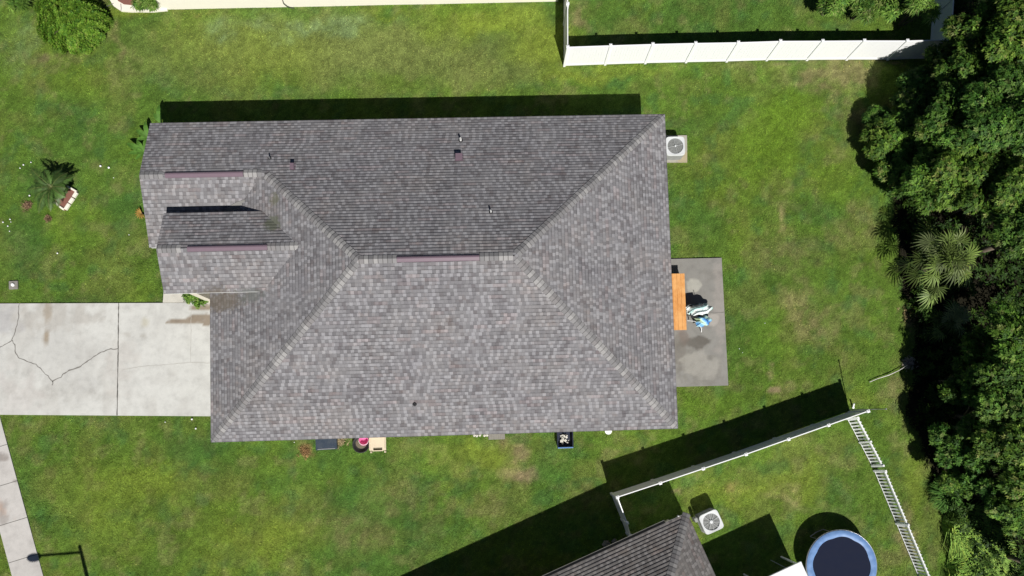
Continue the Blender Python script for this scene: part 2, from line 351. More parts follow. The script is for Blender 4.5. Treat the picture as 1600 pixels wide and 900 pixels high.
def wood_mat():
    m = mat('orange_wood', rough=.6, spec=.35); g = NT(m); co = g.coord()
    mp = g.n.new('ShaderNodeMapping'); mp.inputs['Scale'].default_value = (14, 1.2, 14); g.link(co, mp.inputs[0])
    n = g.noise(mp.outputs[0], 2.2, 6, .65, 1.2); k = g.noise(co, 2.0, 3)
    c = g.ramp(n, [(.3, (.40, .15, .035)), (.5, (.62, .27, .075)), (.7, (.72, .36, .12))])
    c = g.mix(g.ramp(k, [(.35, 0), (.65, .6)]), c, (.78, .44, .17)); g.color(c); g.bump(n, .2, .005); return m
M['wood'] = wood_mat()

# ------------------------------------------------------------------ ground sheet
def axis(lo, hi, step, far):
    a = list(np.arange(lo, hi+step/2, step)); d = step; x = hi; out = []
    while x < far: d *= 1.6; x += d; out.append(x)
    d = step; x = lo; pre = []
    while x > -far: d *= 1.6; x -= d; pre.append(x)
    return np.array(pre[::-1]+a+out)
gx = axis(-33, 33, .16, 900); gy = axis(-16, 27, .16, 900)
XX, YY = np.meshgrid(gx, gy, indexing='ij'); nx, ny = XX.shape
und = np.where((np.abs(XX) < 33) & (YY > -16) & (YY < 27), (fbm(XX, YY, 2.5, 71, 3)-.5)*.05, 0)-.03
V = np.stack([XX, YY, und], -1).reshape(-1, 3)
idx = np.arange(nx*ny).reshape(nx, ny)
Fq = np.stack([idx[:-1, :-1], idx[1:, :-1], idx[1:, 1:], idx[:-1, 1:]], -1).reshape(-1, 4)
me = bpy.data.meshes.new('lawn'); me.vertices.add(len(V)); me.vertices.foreach_set('co', V.astype(np.float32).ravel())
me.loops.add(Fq.size); me.loops.foreach_set('vertex_index', Fq.astype(np.int32).ravel())
me.polygons.add(len(Fq)); me.polygons.foreach_set('loop_start', np.arange(0, Fq.size, 4, dtype=np.int32)); me.polygons.foreach_set('loop_total', np.full(len(Fq), 4, np.int32))
a = me.color_attributes.new('tint', 'FLOAT_COLOR', 'POINT'); cc = np.ones((len(V), 4), np.float32)
lc = lawn_color(XX, YY)
# woodland floor: leaf litter at the right, darkened to paint in the trees' deep shade
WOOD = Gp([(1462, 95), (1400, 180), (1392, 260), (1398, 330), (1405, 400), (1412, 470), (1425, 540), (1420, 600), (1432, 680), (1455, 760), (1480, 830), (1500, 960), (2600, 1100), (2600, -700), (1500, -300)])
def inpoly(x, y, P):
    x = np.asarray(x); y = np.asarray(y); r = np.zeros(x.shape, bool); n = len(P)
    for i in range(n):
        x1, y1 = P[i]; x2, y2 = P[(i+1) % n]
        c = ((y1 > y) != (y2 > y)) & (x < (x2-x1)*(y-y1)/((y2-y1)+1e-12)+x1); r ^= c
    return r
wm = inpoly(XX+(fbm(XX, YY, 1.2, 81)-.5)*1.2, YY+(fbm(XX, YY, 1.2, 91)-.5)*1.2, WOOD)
litter_shade = np.array([.022, .020, .012])*(.6+.8*fbm(XX, YY, .6, 95))[..., None]
lc = np.where(wm[..., None], litter_shade, lc)
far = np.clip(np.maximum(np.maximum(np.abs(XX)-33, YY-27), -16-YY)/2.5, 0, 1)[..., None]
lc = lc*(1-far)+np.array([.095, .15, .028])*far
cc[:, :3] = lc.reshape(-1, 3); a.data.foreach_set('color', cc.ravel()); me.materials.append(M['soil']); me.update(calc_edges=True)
me.polygons.foreach_set('use_smooth', [True]*len(me.polygons))
o = bpy.data.objects.new('lawn', me); C.objects.link(o); struct(o)

# ------------------------------------------------------------------ slabs
DRV = Gp([(-420, 476), (256, 473.5), (345, 473.2), (345, 650.5), (0, 648), (-420, 645)])
PATIO = Gp([(1030, 405.5), (1127, 403.2), (1137.5, 602.3), (1036, 605)])
def slab(name, poly, z1, colfn, step=.12, z0=-.12, mats=None):
    """a slab with a finely gridded top so its stains can follow their own shapes"""
    P = np.array(poly); lo = P.min(0); hi = P.max(0)
    bm = MB(); bm.prism(poly, z0, z1-.002)
    xs = np.arange(lo[0], hi[0]+step, step); ys = np.arange(lo[1], hi[1]+step, step)
    import bmesh
    b = bmesh.new()
    vs = [[b.verts.new((x, y, z1)) for y in ys] for x in xs]
    for i in range(len(xs)-1):
        for j in range(len(ys)-1): b.faces.new((vs[i][j], vs[i+1][j], vs[i+1][j+1], vs[i][j+1]))
    n = len(poly); ar = sum(poly[i][0]*poly[(i+1) % n][1]-poly[(i+1) % n][0]*poly[i][1] for i in range(n))
    pl = poly if ar > 0 else poly[::-1]
    for i in range(n):
        x1, y1 = pl[i]; x2, y2 = pl[(i+1) % n]
        bmesh.ops.bisect_plane(b, geom=b.verts[:]+b.edges[:]+b.faces[:], plane_co=(x1, y1, 0), plane_no=(y2-y1, x1-x2, 0), clear_outer=True)
    m2 = bpy.data.meshes.new(name+'_t'); b.to_mesh(m2); b.free()
    tv = [tuple(v.co) for v in m2.vertices]; tf = [tuple(p.vertices) for p in m2.polygons]; bpy.data.meshes.remove(m2)
    bm.mesh(tv, tf)
    o = bm.build(name, mats or M['slab']); me = o.data
    a = me.color_attributes.new('tint', 'FLOAT_COLOR', 'POINT'); co = np.zeros(len(me.vertices)*3, np.float32); me.vertices.foreach_get('co', co); co = co.reshape(-1, 3)
    cc = np.ones((len(co), 4), np.float32); cc[:, :3] = colfn(co[:, 0], co[:, 1]); a.data.foreach_set('color', cc.ravel())
    return struct(o)
def blob(x, y, u, v, ru, rv, amp=.5, seed=3, soft=.25, rot=0, sc=.5):
    g = G(u, v); dx = (x-g[0]); dy = (y-g[1]); c, s = math.cos(rot), math.sin(rot)
    dx, dy = dx*c+dy*s, -dx*s+dy*c
    d = np.sqrt((dx/(ru/29.6))**2+(dy/(rv/29.6))**2)+(fbm(x, y, sc, seed)-.5)*amp*4.5
    return np.clip((1-d)/soft+.5, 0, 1)
def mixc(c, f, col): return c*(1-f[:, None])+np.array(col)*f[:, None]
def drv_col(x, y):
    c = np.ones((len(x), 3))*np.array([.56, .56, .53])
    c = mixc(c, np.clip((fbm(x, y, 3.0, 101, 6)-.46)*5, 0, 1)*.5, (.42, .415, .395))
    c = mixc(c, np.clip((fbm(x, y*.35, .8, 105, 5)-.55)*6, 0, 1)*.3, (.36, .34, .31))
    c = mixc(c, np.clip((fbm(x, y, .9, 111)-.5)*5, 0, 1)*.3, (.40, .392, .37))
    for (u, v, ru, rv, s, col, am) in [(65, 490, 70, 20, .36, (.36, .335, .30), .8), (74, 488, 5, 15, .5, (.30, .25, .19), .5), (73, 527, 4, 11, .6, (.28, .22, .15), .4),
            (10, 500, 22, 30, .4, (.40, .40, .41), .5), (45, 610, 60, 12, .25, (.38, .37, .34), .9), (130, 618, 40, 8, .25, (.38, .37, .34), .9), (200, 523, 6, 4, .45, (.36, .34, .3), .5),
            (222, 525, 5, 4, .45, (.36, .34, .3), .5), (228, 503, 5, 8, .3, (.42, .38, .25), .5), (190, 560, 16, 40, .15, (.45, .40, .36), .7), (30, 620, 30, 30, .15, (.5, .44, .42), .6)]:
        c = mixc(c, np.clip(blob(x, y, u, v, ru, rv, am, int(u)+9, .8)*s*1.35, 0, 1), col)
    # brown run-off streaks by the garage
    for (u, v, ru, rv, rot) in [(318, 480, 20, 4.0, .08), (316, 496, 20, 5.5, .06), (288, 502, 30, 4.6, .10), (325, 503, 12, 4, .05)]:
        c = mixc(c, blob(x, y, u, v, ru, rv, .22, 7, .25, rot, .35)*.95, (.25, .205, .155))
    return c
drv = slab('driveway', DRV, .035, drv_col)
# cracks and the construction joint lie on the slab as thin dirt-filled lines
def crack_strip(mb, pts, w, z, mi=0, jit=.02):
    P = []
    for (u, v) in pts: P.append(np.array(G(u, v)[:2]))
    Q = []
    for a_, b_ in zip(P[:-1], P[1:]):
        n = max(2, int(np.linalg.norm(b_-a_)/.12))
        for k in range(n): Q.append(a_+(b_-a_)*k/n+rng.normal(0, jit, 2))
    Q.append(P[-1])
    for i in range(len(Q)-1):
        d = Q[i+1]-Q[i]; d /= np.linalg.norm(d)+1e-9; nrm = np.array([-d[1], d[0]])
        w0 = w*(.6+.8*random.random())
        if i == 0: pw = w0
        A, B, Cc, Dd = Q[i]-nrm*pw/2, Q[i+1]-nrm*w0/2, Q[i+1]+nrm*w0/2, Q[i]+nrm*pw/2; pw = w0
        mb.face([(*A, z), (*B, z), (*Cc, z), (*Dd, z)], mi)
cb = MB()
crack_strip(cb, [(185, 545), (170, 546), (156, 552), (140, 563), (122, 575), (105, 580), (96, 589), (83, 596), (82, 602)], .055, .039)
crack_strip(cb, [(83, 596), (70, 582), (57, 570), (45, 565), (30, 560), (26, 552), (24, 540), (20, 532), (8, 539), (-20, 550)], .042, .039)
crack_strip(cb, [(20, 532), (25, 515), (29, 500), (31, 475)], .04, .0392)
crack_strip(cb, [(105, 477), (97, 487), (93, 497)], .03, .039, 1)
crack_strip(cb, [(82, 602), (82, 620)], .03, .039, 1)
crack_strip(cb, [(190, 578), (220, 573), (245, 571), (300, 566), (329, 567)], .03, .039, 1, .01)
crack_strip(cb, [(299, 475), (299, 520), (298, 566)], .03, .039, 1, .008)
crack_strip(cb, [(186, 474), (185, 560), (183.5, 649)], .05, .0394, 2, .004)
cr = cb.build('driveway_cracks', [M['crack'], M['crack_faint'], M['joint']]); struct(cr)

def sw_col(x, y):
    c = np.ones((len(x), 3))*np.array([.50, .48, .455])
    c = mixc(c, np.clip((fbm(x, y, 1.2, 121)-.5)*4, 0, 1)*.45, (.36, .34, .32))
    for (u, v, ru, rv, s) in [(8, 713, 8, 6, .7), (5, 800, 8, 14, .5), (25, 752, 4, 3, .8)]: c = mixc(c, blob(x, y, u, v, ru, rv, .6, int(v), .6)*s, (.22, .19, .17))
    c = mixc(c, blob(x, y, 0, 800, 12, 14, .9, 44, .6)*.35, (.45, .25, .15)); return c
RSW = [G(-3, 640), G(68, 900)]; dsw = np.array(RSW[1][:2])-np.array(RSW[0][:2]); dsw /= np.linalg.norm(dsw); nsw = np.array([dsw[1], -dsw[0]])
A0 = np.array(RSW[0][:2]); wsw = 1.50
if (A0+nsw)[0] > A0[0]: nsw = -nsw
swp = [tuple(A0-dsw*0), tuple(A0+dsw*30), tuple(A0+dsw*30+nsw*wsw), tuple(A0+nsw*wsw)]
slab('sidewalk', swp, .03, sw_col)
jb = MB(); jd = np.array(G(108/4, 675+305/4)[:2]); t0 = (jd-A0) @ dsw
for k in range(-2, 9):
    t = t0+k*1.96
    if t < .1: continue
    a_, b_ = A0+dsw*t, A0+dsw*t+nsw*wsw; 
    jb.face([(*(a_-dsw*.014), .034), (*(a_+dsw*.014), .034), (*(b_+dsw*.014), .034), (*(b_-dsw*.014), .034)])
struct(jb.build('sidewalk_joints', M['joint']))
def patio_col(x, y):
    c = np.ones((len(x), 3))*np.array([.235, .228, .21])
    c = mixc(c, np.clip((fbm(x, y, 1.4, 131)-.45)*4, 0, 1)*.4, (.30, .29, .27))
    for (u, v, ru, rv, s, col, am, so) in [(1078, 535, 24, 9, .75, (.13, .12, .105), .5, .35), (1100, 533, 14, 6, .75, (.13, .12, .105), .4, .3), (1062, 550, 8, 30, .5, (.17, .155, .135), .5, .4), (1068, 525, 8, 14, .4, (.17, .13, .11), .5, .4),
            (1095, 575, 30, 24, .35, (.20, .19, .165), .3, .15), (1095, 572, 27, 20, .45, (.36, .345, .31), .3, .25), (1083, 446, 10, 10, .6, (.42, .41, .36), .3, .3), (1108, 430, 20, 8, .35, (.20, .19, .17), .7, .6), (1112, 500, 8, 10, .5, (.44, .41, .37), .4, .4), (1125, 480, 8, 60, .3, (.38, .34, .31), .6, .8)]:
        c = mixc(c, np.clip(blob(x, y, u, v, ru, rv, am, int(u+v), so)*s*1.2, 0, 1), col)
    return c
pt = slab('patio', PATIO, .06, patio_col, step=.07)
pc = MB(); crack_strip(pc, [(1105, 488), (1115, 489.5), (1131, 488)], .045, .064, 0, .006); struct(pc.build('patio_crack', M['crack']))
WALK = Gp([(254.5, 470), (256, 440), (345, 440), (345, 473), (300, 472.8), (256, 473)])
slab('entry_walk', Gp([(255, 473), (262, 380), (345, 380), (345, 472.6)]), .045, lambda x, y: mixc(np.ones((len(x), 3))*np.array([.56, .54, .48]), np.clip((fbm(x, y, .6, 141)-.5)*4, 0, 1)*.3, (.42, .40, .35)))
AC1 = G(1055.3, 228, .82); a1p = Gp([(1037, 212), (1073, 212), (1073.5, 254), (1038.5, 254)])
slab('concrete_pad', a1p, .05, lambda x, y: mixc(np.ones((len(x), 3))*np.array([.38, .36, .31]), blob(x, y, 1070, 248, 9, 10, .5, 4, .6)*.6, (.42, .34, .18)), step=.1)

# ------------------------------------------------------------------ roofs
CRS = .172; SECL = math.sqrt(1+SL*SL)
def clip_v(poly, v0, v1):
    def cl(P, val, keep_gt):
        out = []
        for i in range(len(P)):
            a_, b_ = P[i], P[(i+1) % len(P)]
            ia = (a_[1] >= val) if keep_gt else (a_[1] <= val); ib = (b_[1] >= val) if keep_gt else (b_[1] <= val)
            if ia: out.append(a_)
            if ia != ib: t = (val-a_[1])/(b_[1]-a_[1]); out.append((a_[0]+t*(b_[0]-a_[0]), val))
        return out
    P = cl(poly, v0, True)
    return cl(P, v1, False) if len(P) > 2 else []
def roof_plane(mb, origin, udir, vdir, z0, poly, lift=.0, butt=.024, us=0, extra=0, slope=SL):
    """poly in (u, run) plan metres; every course is a strip of its own with a raised butt edge"""
    n = np.array([-vdir[0]*slope, -vdir[1]*slope, 1.0]); n /= np.linalg.norm(n); sec = math.sqrt(1+slope*slope); cr = CRS/sec
    def P3(u, r, h=0):
        return (origin[0]+udir[0]*u+vdir[0]*r+n[0]*h, origin[1]+udir[1]*u+vdir[1]*r+n[1]*h, z0+slope*r+n[2]*h+lift)
    r0 = min(p[1] for p in poly); r1 = max(p[1] for p in poly); k = int(math.floor(r0/cr+1e-6))
    while k*cr < r1-1e-6:
        a_, b_ = k*cr, (k+1)*cr; q = clip_v(poly, a_, b_); k += 1
        if len(q) < 3: continue
        pts = [P3(u, r, butt*(1-(r-a_)/cr)) for u, r in q]; uv = [(u+us, max(a_*sec+1e-4, min(b_*sec-1e-4, r*sec))+1000*0) for u, r in q]
        nn = np.cross(np.array(pts[1])-np.array(pts[0]), np.array(pts[2])-np.array(pts[0]))
        if nn[2] < 0: pts = pts[::-1]; uv = uv[::-1]
        mb.face(pts, 0, uv)
        lo = sorted([u for u, r in q if abs(r-a_) < 1e-6])
        if len(lo) >= 2:
            u0, u1 = lo[0], lo[-1]; mb.face([P3(u0, a_, 0), P3(u1, a_, 0), P3(u1, a_, butt), P3(u0, a_, butt)], 0, [(u0+us, a_*sec+1e-4)]*4)
X, Y = (1, 0), (0, 1)
def cap_line(name, mm, parent, p0, p1, n1, n2, w=.20, step=.21, up=.026, skip=None, seed=0):
    """bent cap shingles laid along a hip or ridge from p0 (low) to p1 (high); n1, n2 point down each side"""
    mb = MB(); p0 = np.array(p0, float); p1 = np.array(p1, float); L = np.linalg.norm(p1-p0); d = (p1-p0)/L; n = int(L/step)
    n1 = np.array(n1, float); n2 = np.array(n2, float)
    for k in range(n):
        s0, s1 = k*step, min((k+1)*step+.02, L)
        if skip and skip[0] < s0+step/2 < skip[1]: continue
        a_ = p0+d*s0+np.array([0, 0, up+.014]); b_ = p0+d*s1+np.array([0, 0, up])
        for nn, flip in ((n1, 0), (n2, 1)):
            q = [a_, b_, b_+nn*w, a_+nn*w*(1+.05*random.random())]
            if flip: q = q[::-1]; uv = [(k+seed+.02, 1), (k+seed+.98, 1), (k+seed+.98, 0), (k+seed+.02, 0)]
            else: uv = [(k+seed+.02, 0), (k+seed+.98, 0), (k+seed+.98, 1), (k+seed+.02, 1)]
            cr = np.cross(q[1]-q[0], q[2]-q[0])
            if cr[2] < 0: q = q[::-1]; uv = uv[::-1]
            mb.face(q, 0, uv)
            e = a_+nn*w; dn = np.array([0, 0, -(up+.014)])
            mb.face([a_, e, e+dn, a_+dn], 0, [(k+seed+.05, 0)]*4)
            mb.face([q_ for q_ in (a_+nn*w, b_+nn*w, b_+nn*w+np.array([0, 0, -up]), a_+nn*w+np.array([0, 0, -up-.014]))], 0, [(k+seed+.05, 0)]*4)
    return mb.build(name, mm, parent)

house = thing('house', 'large single storey house with grey shingle hip roof in the middle of the lawn', 'house', (HX, HY, 0), TH)
hd = D/2; RZ = EAVE+SL*hd
UY0, UYR, UX = 9.58, 12.682, -25.45         # west gable: south eave, ridge, rake
UZ = EAVE+SL*(D-UYR)
rf = MB()
# north plane (lower band reaches the west gable, upper band between the hips)
cut = D-UYR
roof_plane(rf, (0, D), X, (0, -1), EAVE, [(-25.55, 0), (0, 0), (-cut, cut), (-25.40, cut)], us=60)
roof_plane(rf, (0, D), X, (0, -1), EAVE, [(-W+cut, cut), (-cut, cut), (-hd, hd), (-W+hd, hd)], us=60)
roof_plane(rf, (0, 0), X, (0, 1), EAVE, [(-W, 0), (0, 0), (-hd, hd), (-W+hd, hd)], us=160)
roof_plane(rf, (0, 0), Y, (-1, 0), EAVE, [(0, 0), (D, 0), (hd, hd)], us=260)
roof_plane(rf, (-W, 0), Y, (1, 0), EAVE, [(0, 0), (UY0, 0), (UYR, UYR-UY0), (hd, hd)], us=360)
# west gable south plane, down to its valley with the west plane
vx = -W
roof_plane(rf, (0, UY0), X, (0, 1), EAVE, [(-25.60, 0), (vx, 0), (vx+cut, cut), (-25.40, cut)], us=460)
# raised entry gable
LE = 4.0
LY0 = None
def hloc(u, v, Z): g = G(u, v, Z); return to_local(g[0], g[1])
l0 = hloc(254, 459, LE); ln = hloc(261, 333.5, LE); LY0, LYN = l0[1], ln[1]; LYR = (LY0+LYN)/2; LZ = LE+SL*(LYR-LY0); LX0 = l0[0]; lr = hloc(245, 387, LZ)
LXR = (l0[0]+ln[0]+lr[0])/3
# it dies into the west plane where the heights agree
def wx_at(z): return -W+(z-EAVE)/SL
hw = LYR-LY0
roof_plane(rf, (0, LY0), X, (0, 1), LE, [(LXR-.05, 0), (wx_at(LE), 0), (wx_at(LZ), hw), (LXR, hw)], us=560, lift=.002)
roof_plane(rf, (0, LYN), X, (0, -1), LE, [(LXR-.05, 0), (wx_at(LE), 0), (wx_at(LZ), hw), (LXR, hw)], us=660, lift=.002)
roof = rf.build('roof', M['shingle'], house)
# deck under the shingles: gives the roof body thickness at eaves and rakes
def deck(name, polys, m, parent, t=.16):
    mb = MB()
    for P in polys:
        P = [np.array(p, float) for p in P]; n = len(P)
        top = [p-np.array([0, 0, .004]) for p in P]; bot = [p-np.array([0, 0, t]) for p in P]
        mb.mesh(top+bot, [tuple(range(n)), tuple(range(n, 2*n))[::-1]]+[(i, n+i, n+(i+1) % n, (i+1) % n) for i in range(n)])
    return mb.build(name, m, parent)
z = EAVE
deck('fascia', [
    [(-25.5, D-.01, z), (-.01, D-.01, z), (-cut, UYR, UZ), (-25.38, UYR, UZ)], [(-W+.01, .01, z), (-.01, .01, z), (-hd, hd, RZ), (-W+hd, hd, RZ)],
    [(-.01, .01, z), (-.01, D-.01, z), (-hd, hd, RZ)], [(-W+.01, .01, z), (-W+hd, hd, RZ), (-W+cut, UYR, UZ), (-W+.01, UY0, z)],
    [(-25.55, UY0+.01, z), (vx, UY0+.01, z), (vx+cut, UYR, UZ), (-25.38, UYR, UZ)],
    [(LXR-.03, LY0+.01, LE), (wx_at(LE), LY0+.01, LE), (wx_at(LZ), LYR, LZ), (LXR+.02, LYR, LZ)], [(LXR-.03, LYN-.01, LE), (LXR+.02, LYR, LZ), (wx_at(LZ), LYR, LZ), (wx_at(LE), LYN-.01, LE)]], M['white'], house)
nN = (0, 1/SECL, -SL/SECL); nS = (0, -1/SECL, -SL/SECL); nE = (1/SECL, 0, -SL/SECL); nW = (-1/SECL, 0, -SL/SECL)
def hipn(a_, d):  # direction on plane a perpendicular to hip direction d
    a_ = np.array(a_); d = np.array(d)/np.linalg.norm(d); v = a_-d*(a_@d); return v/np.linalg.norm(v)
def hip(p0, p1, s1, s2, seed):
    d = np.array(p1)-np.array(p0); p0 = tuple(np.array(p0)+d/np.linalg.norm(d)*.16); cap_line('hip_cap', M['cap'], roof, p0, p1, hipn(s1, d), hipn(s2, d), seed=seed)
hip((0, D, z), (-hd, hd, RZ), nN, nE, 0); hip((0, 0, z), (-hd, hd, RZ), nS, nE, 200)
hip((-W, 0, z), (-W+hd, hd, RZ), nS, nW, 400); hip((-W+cut, UYR, UZ), (-W+hd, hd, RZ), nN, nW, 600)
x0r = -W+hd
for xa, xb, yy, zz, sd in ((x0r, -13.1, hd, RZ, 800), (-9.45, -hd, hd, RZ, 840), (-25.38, -24.18, UYR, UZ, 900), (-20.54, -W+cut, UYR, UZ, 920), (LXR+.03, LXR+1.28, LYR, LZ, 950), (LXR+4.98, wx_at(LZ), LYR, LZ, 970)):
    cap_line('ridge_cap', M['cap'], roof, (xa, yy, zz), (xb, yy, zz), nN, nS, seed=sd)
# smooth metal cricket in the valley behind the raised gable
ck = MB(); cpts = []
for u, v in [(352, 326), (368, 316.5), (385, 311), (392, 315), (401, 326), (404, 331), (352, 331)]:
    Z = 3.3
    for _ in range(40):
        q_ = hloc(u, v, Z+.05) if False else to_local(*G(u, v, Z+.05)[:2]); Z = UZ-SL*(UYR-q_[1])
    cpts.append((q_[0], q_[1], Z))
ck.mesh([(x, y, z_+.05) for x, y, z_ in cpts]+[(x, y, z_+.0) for x, y, z_ in cpts], [tuple(range(7))[::-1], tuple(range(7, 14))]+[(i, 7+i, 7+(i+1) % 7, (i+1) % 7) for i in range(7)])
ck.build('valley_cricket', worn('weathered_flashing', (.19, .187, .18), .3, 3, .8), roof)
def ridge_vent(x0, x1, y, z):
    mb = MB(); L = [( .0, .10), (.03, .105), (-.03, .105)]
    prof = [(.10, -.03), (.09, .03), (.03, .075), (-.03, .08), (-.155, .035), (-.165, -.04)]
    V = [(x, y+a_, z+b_) for x in (x0, x1) for a_, b_ in prof]; n = len(prof)
    mb.mesh(V, [tuple(range(n)), tuple(range(n, 2*n))[::-1]]+[(i, n+i, n+(i+1) % n, (i+1) % n) for i in range(n)])
    o = mb.build('ridge_vent', M['maroon'], roof, bevel=.006); o['label'] = 'maroon metal ridge vent'
ridge_vent(-13.1, -9.45, hd, RZ); lv = hloc(293, 390, LZ)[0]; lv1 = hloc(418, 386, LZ)[0]; ridge_vent(lv, lv1, LYR, LZ)
ridge_vent(-24.18, -20.54, UYR, UZ)
def box_vent(x, y, zz, w, l):
    mb = MB(); mb.box((x, y, zz+.10), (w, l, .17), rx=-.1); mb.box((x, y-.02, zz+.20), (w+.07, l+.06, .025), rx=-.1); mb.box((x, y, zz+.01), (w+.16, l+.18, .015), rx=-math.atan(SL))
    mb.build('box_vent', M['maroon'], roof, bevel=.008)
def zn(y): return EAVE+SL*(D-y)
box_vent(-10.34, 13.35, zn(13.35), .26, .26); box_vent(-18.24, 12.98, zn(12.98), .12, .24)
def pipe(x, y, zz, r=.045, h=.28, m='white'):
    mb = MB(); mb.lathe([(r*2.6, -.05), (r*2.2, .03), (r*1.2, .08)], (x, y, zz), 14)
    mb.lathe([(r, .06), (r, h), (r*.8, h), (r*.8, h-.1)], (x, y, zz), 14, 1, cap=True)
    mb.build('plumbing_vent', [M['black'], M[m]], roof, smooth=False)
pipe(-10.25, 14.35, zn(14.35), .05); pipe(-19.39, 13.5, zn(13.5), .035, .22, 'galv'); pipe(-8.88, 10.2, zn(10.2), .04, .25); pipe(-12.77, 1.55, EAVE+SL*1.55, .045, .10, 'black')

# walls
wl = MB(); ov = .5; wz = EAVE-.12
foot = [(-W+ov, ov), (-ov, ov), (-ov, D-ov), (-25.0, D-ov), (-25.0, UY0+ov), (-W+ov, UY0+ov)]
wl.prism(foot, -.1, wz)
wl.mesh([(-25.0, UY0+ov, wz-.001), (-25.0, D-ov, wz-.001), (-25.0, UYR, UZ-.3), (-24.8, UY0+ov, wz-.001), (-24.8, D-ov, wz-.001), (-24.8, UYR, UZ-.3)], [(0, 1, 2), (3, 5, 4), (0, 2, 5, 3), (1, 4, 5, 2)])
wl.build('wall', M['stucco'], house)
sf = MB()
sf.prism([(-W+.03, .03), (-.03, .03), (-.03, D-.03), (-25.45, D-.03), (-25.45, UY0+.03), (-W+.03, UY0+.03)], EAVE-.20, EAVE-.165); sf.build('soffit', M['white'], house)
# entry porch: raised walls under the gable, two columns, header
pw = MB(); px0 = LXR+.35; px1 = wx_at(LE)
for yy in (LY0+.45, LYN-.45): pw.box(((px0+px1+.6)/2, yy, LE-.42), (px1-px0+.6, .22, .5))
pw.mesh([(px0, LY0+.45, LE-.17), (px0, LYN-.45, LE-.17), (px0, LYR, LZ-.25), (px0+.2, LY0+.45, LE-.17), (px0+.2, LYN-.45, LE-.17), (px0+.2, LYR, LZ-.25)], [(0, 2, 1), (3, 4, 5), (0, 3, 5, 2), (1, 2, 5, 4), (0, 1, 4, 3)])
pw.box((px0+.1, LYR, LE-.42), (.22, LYN-LY0-.9+.2, .5)); pw.build('porch_header', M['stucco'], house)
for yy in (LY0+.5, LYN-.5):
    cm = MB(); cm.box((px0+.2, yy, 1.7), (.36, .36, 3.3)); cm.box((px0+.2, yy, .12), (.46, .46, .2)); cm.build('column', M['stucco'], house, bevel=.01)
gd = MB(); gd.box((-W+ov-.02, 3.55, 1.1), (.06, 4.9, 2.15))
for k in range(4):
    for j in range(6): gd.box((-W+ov-.055, 1.55+j*.8, .32+k*.53), (.02, .62, .36))
gdo = gd.build('garage_door', M['white'], house, bevel=.004)
def window(x, y, zc, w, h, face):
    dx, dy = {'S': (0, -1), 'N': (0, 1), 'E': (1, 0), 'W': (-1, 0)}[face]; f = MB(); al = abs(dy)
    def b(o, zz, ww, hh): f.box((x+dx*.02+(o if al else 0), y+dy*.02+(0 if al else o), zz), ((ww if al else .08), (.08 if al else ww), hh))
    b(0, zc-h/2, w+.1, .06); b(0, zc+h/2, w+.1, .06); b(-w/2, zc, .06, h); b(w/2, zc, .06, h); b(0, zc, w, .04)
    fo = f.build('window', M['white'], house); p = MB(); p.box((x+dx*.01, y+dy*.01, zc), ((w-.04 if al else .02), (.02 if al else w-.04), h-.05)); p.build('pane', M['glass'], fo)
for xx in (-19.5, -11.5, -4): window(xx, ov, 1.45, 1.2, 1.1, 'S')
for xx in (-22, -14, -6): window(xx, D-ov, 1.45, 1.2, 1.1, 'N')
window(-ov, 11.5, 1.45, 1.4, 1.1, 'E'); window(-ov, 6.9, 1.12, 1.8, 2.05, 'E'); window(-25.0, 12.6, 1.45, 1.8, 1.3, 'W')
dr = MB(); dr.box((-W+ov-.03, 8.6, 1.05), (.06, .95, 2.1)); dd = dr.build('door', M['maroon'], house, bevel=.01); hn = MB(); hn.lathe([(.03, 0), (.03, .05)], (-W+ov-.08, 8.95, 1.0), 10); hn.build('handle', M['galv'], dd)

# ------------------------------------------------------------------ south neighbour house
nb = thing('neighbour_house', 'neighbouring house with brownish shingle hip roof at the bottom edge beside the lawn', 'house', (N2[0], N2[1], 0), A2)
r2 = MB(); W2, D2, E2 = 21.0, 12.5, 2.7; h2 = D2/2
S2 = SL
roof_plane(r2, (0, 0), X, (0, -1), E2, [(-W2, 0), (0, 0), (-h2, h2), (-W2+h2, h2)], us=60, butt=.030)
roof_plane(r2, (0, -D2), Y, (-1, 0), E2, [(0, 0), (D2, 0), (h2, h2)], us=160, butt=.016)
roof_plane(r2, (0, -D2), X, (0, 1), E2, [(-W2, 0), (0, 0), (-h2, h2), (-W2+h2, h2)], us=260)
roof_plane(r2, (-W2, -D2), Y, (1, 0), E2, [(0, 0), (D2, 0), (h2, h2)], us=360)
nr = r2.build('roof', M['shingle_b'], nb); z2 = E2+SL*h2
for p0, p1, s1, s2, sd in [((0, 0, E2), (-h2, -h2, z2), nN, nE, 5), ((0, -D2, E2), (-h2, -h2, z2), nS, nE, 205), ((-W2, 0, E2), (-W2+h2, -h2, z2), nN, nW, 405), ((-W2, -D2, E2), (-W2+h2, -h2, z2), nS, nW, 605)]:
    d = np.array(p1)-np.array(p0); cap_line('hip_cap', M['cap_b'], nr, p0, p1, hipn(s1, d), hipn(s2, d), seed=sd)
cap_line('ridge_cap', M['cap_b'], nr, (-W2+h2, -h2, z2), (-h2, -h2, z2), nN, nS, seed=805)
deck('fascia', [[(-W2+.01, -.01, E2), (-W2+h2, -h2, z2), (-h2, -h2, z2), (-.01, -.01, E2)], [(-W2+.01, -D2+.01, E2), (-.01, -D2+.01, E2), (-h2, -h2, z2), (-W2+h2, -h2, z2)], [(-.01, -D2+.01, E2), (-.01, -.01, E2), (-h2, -h2, z2)], [(-W2+.01, -.01, E2), (-W2+.01, -D2+.01, E2), (-W2+h2, -h2, z2)]], M['white'], nb)
w2 = MB(); w2.prism([(-W2+.5, -D2+.5), (-.5, -D2+.5), (-.5, -.5), (-W2+.5, -.5)], -.1, E2-.15); w2.build('wall', M['stucco'], nb)
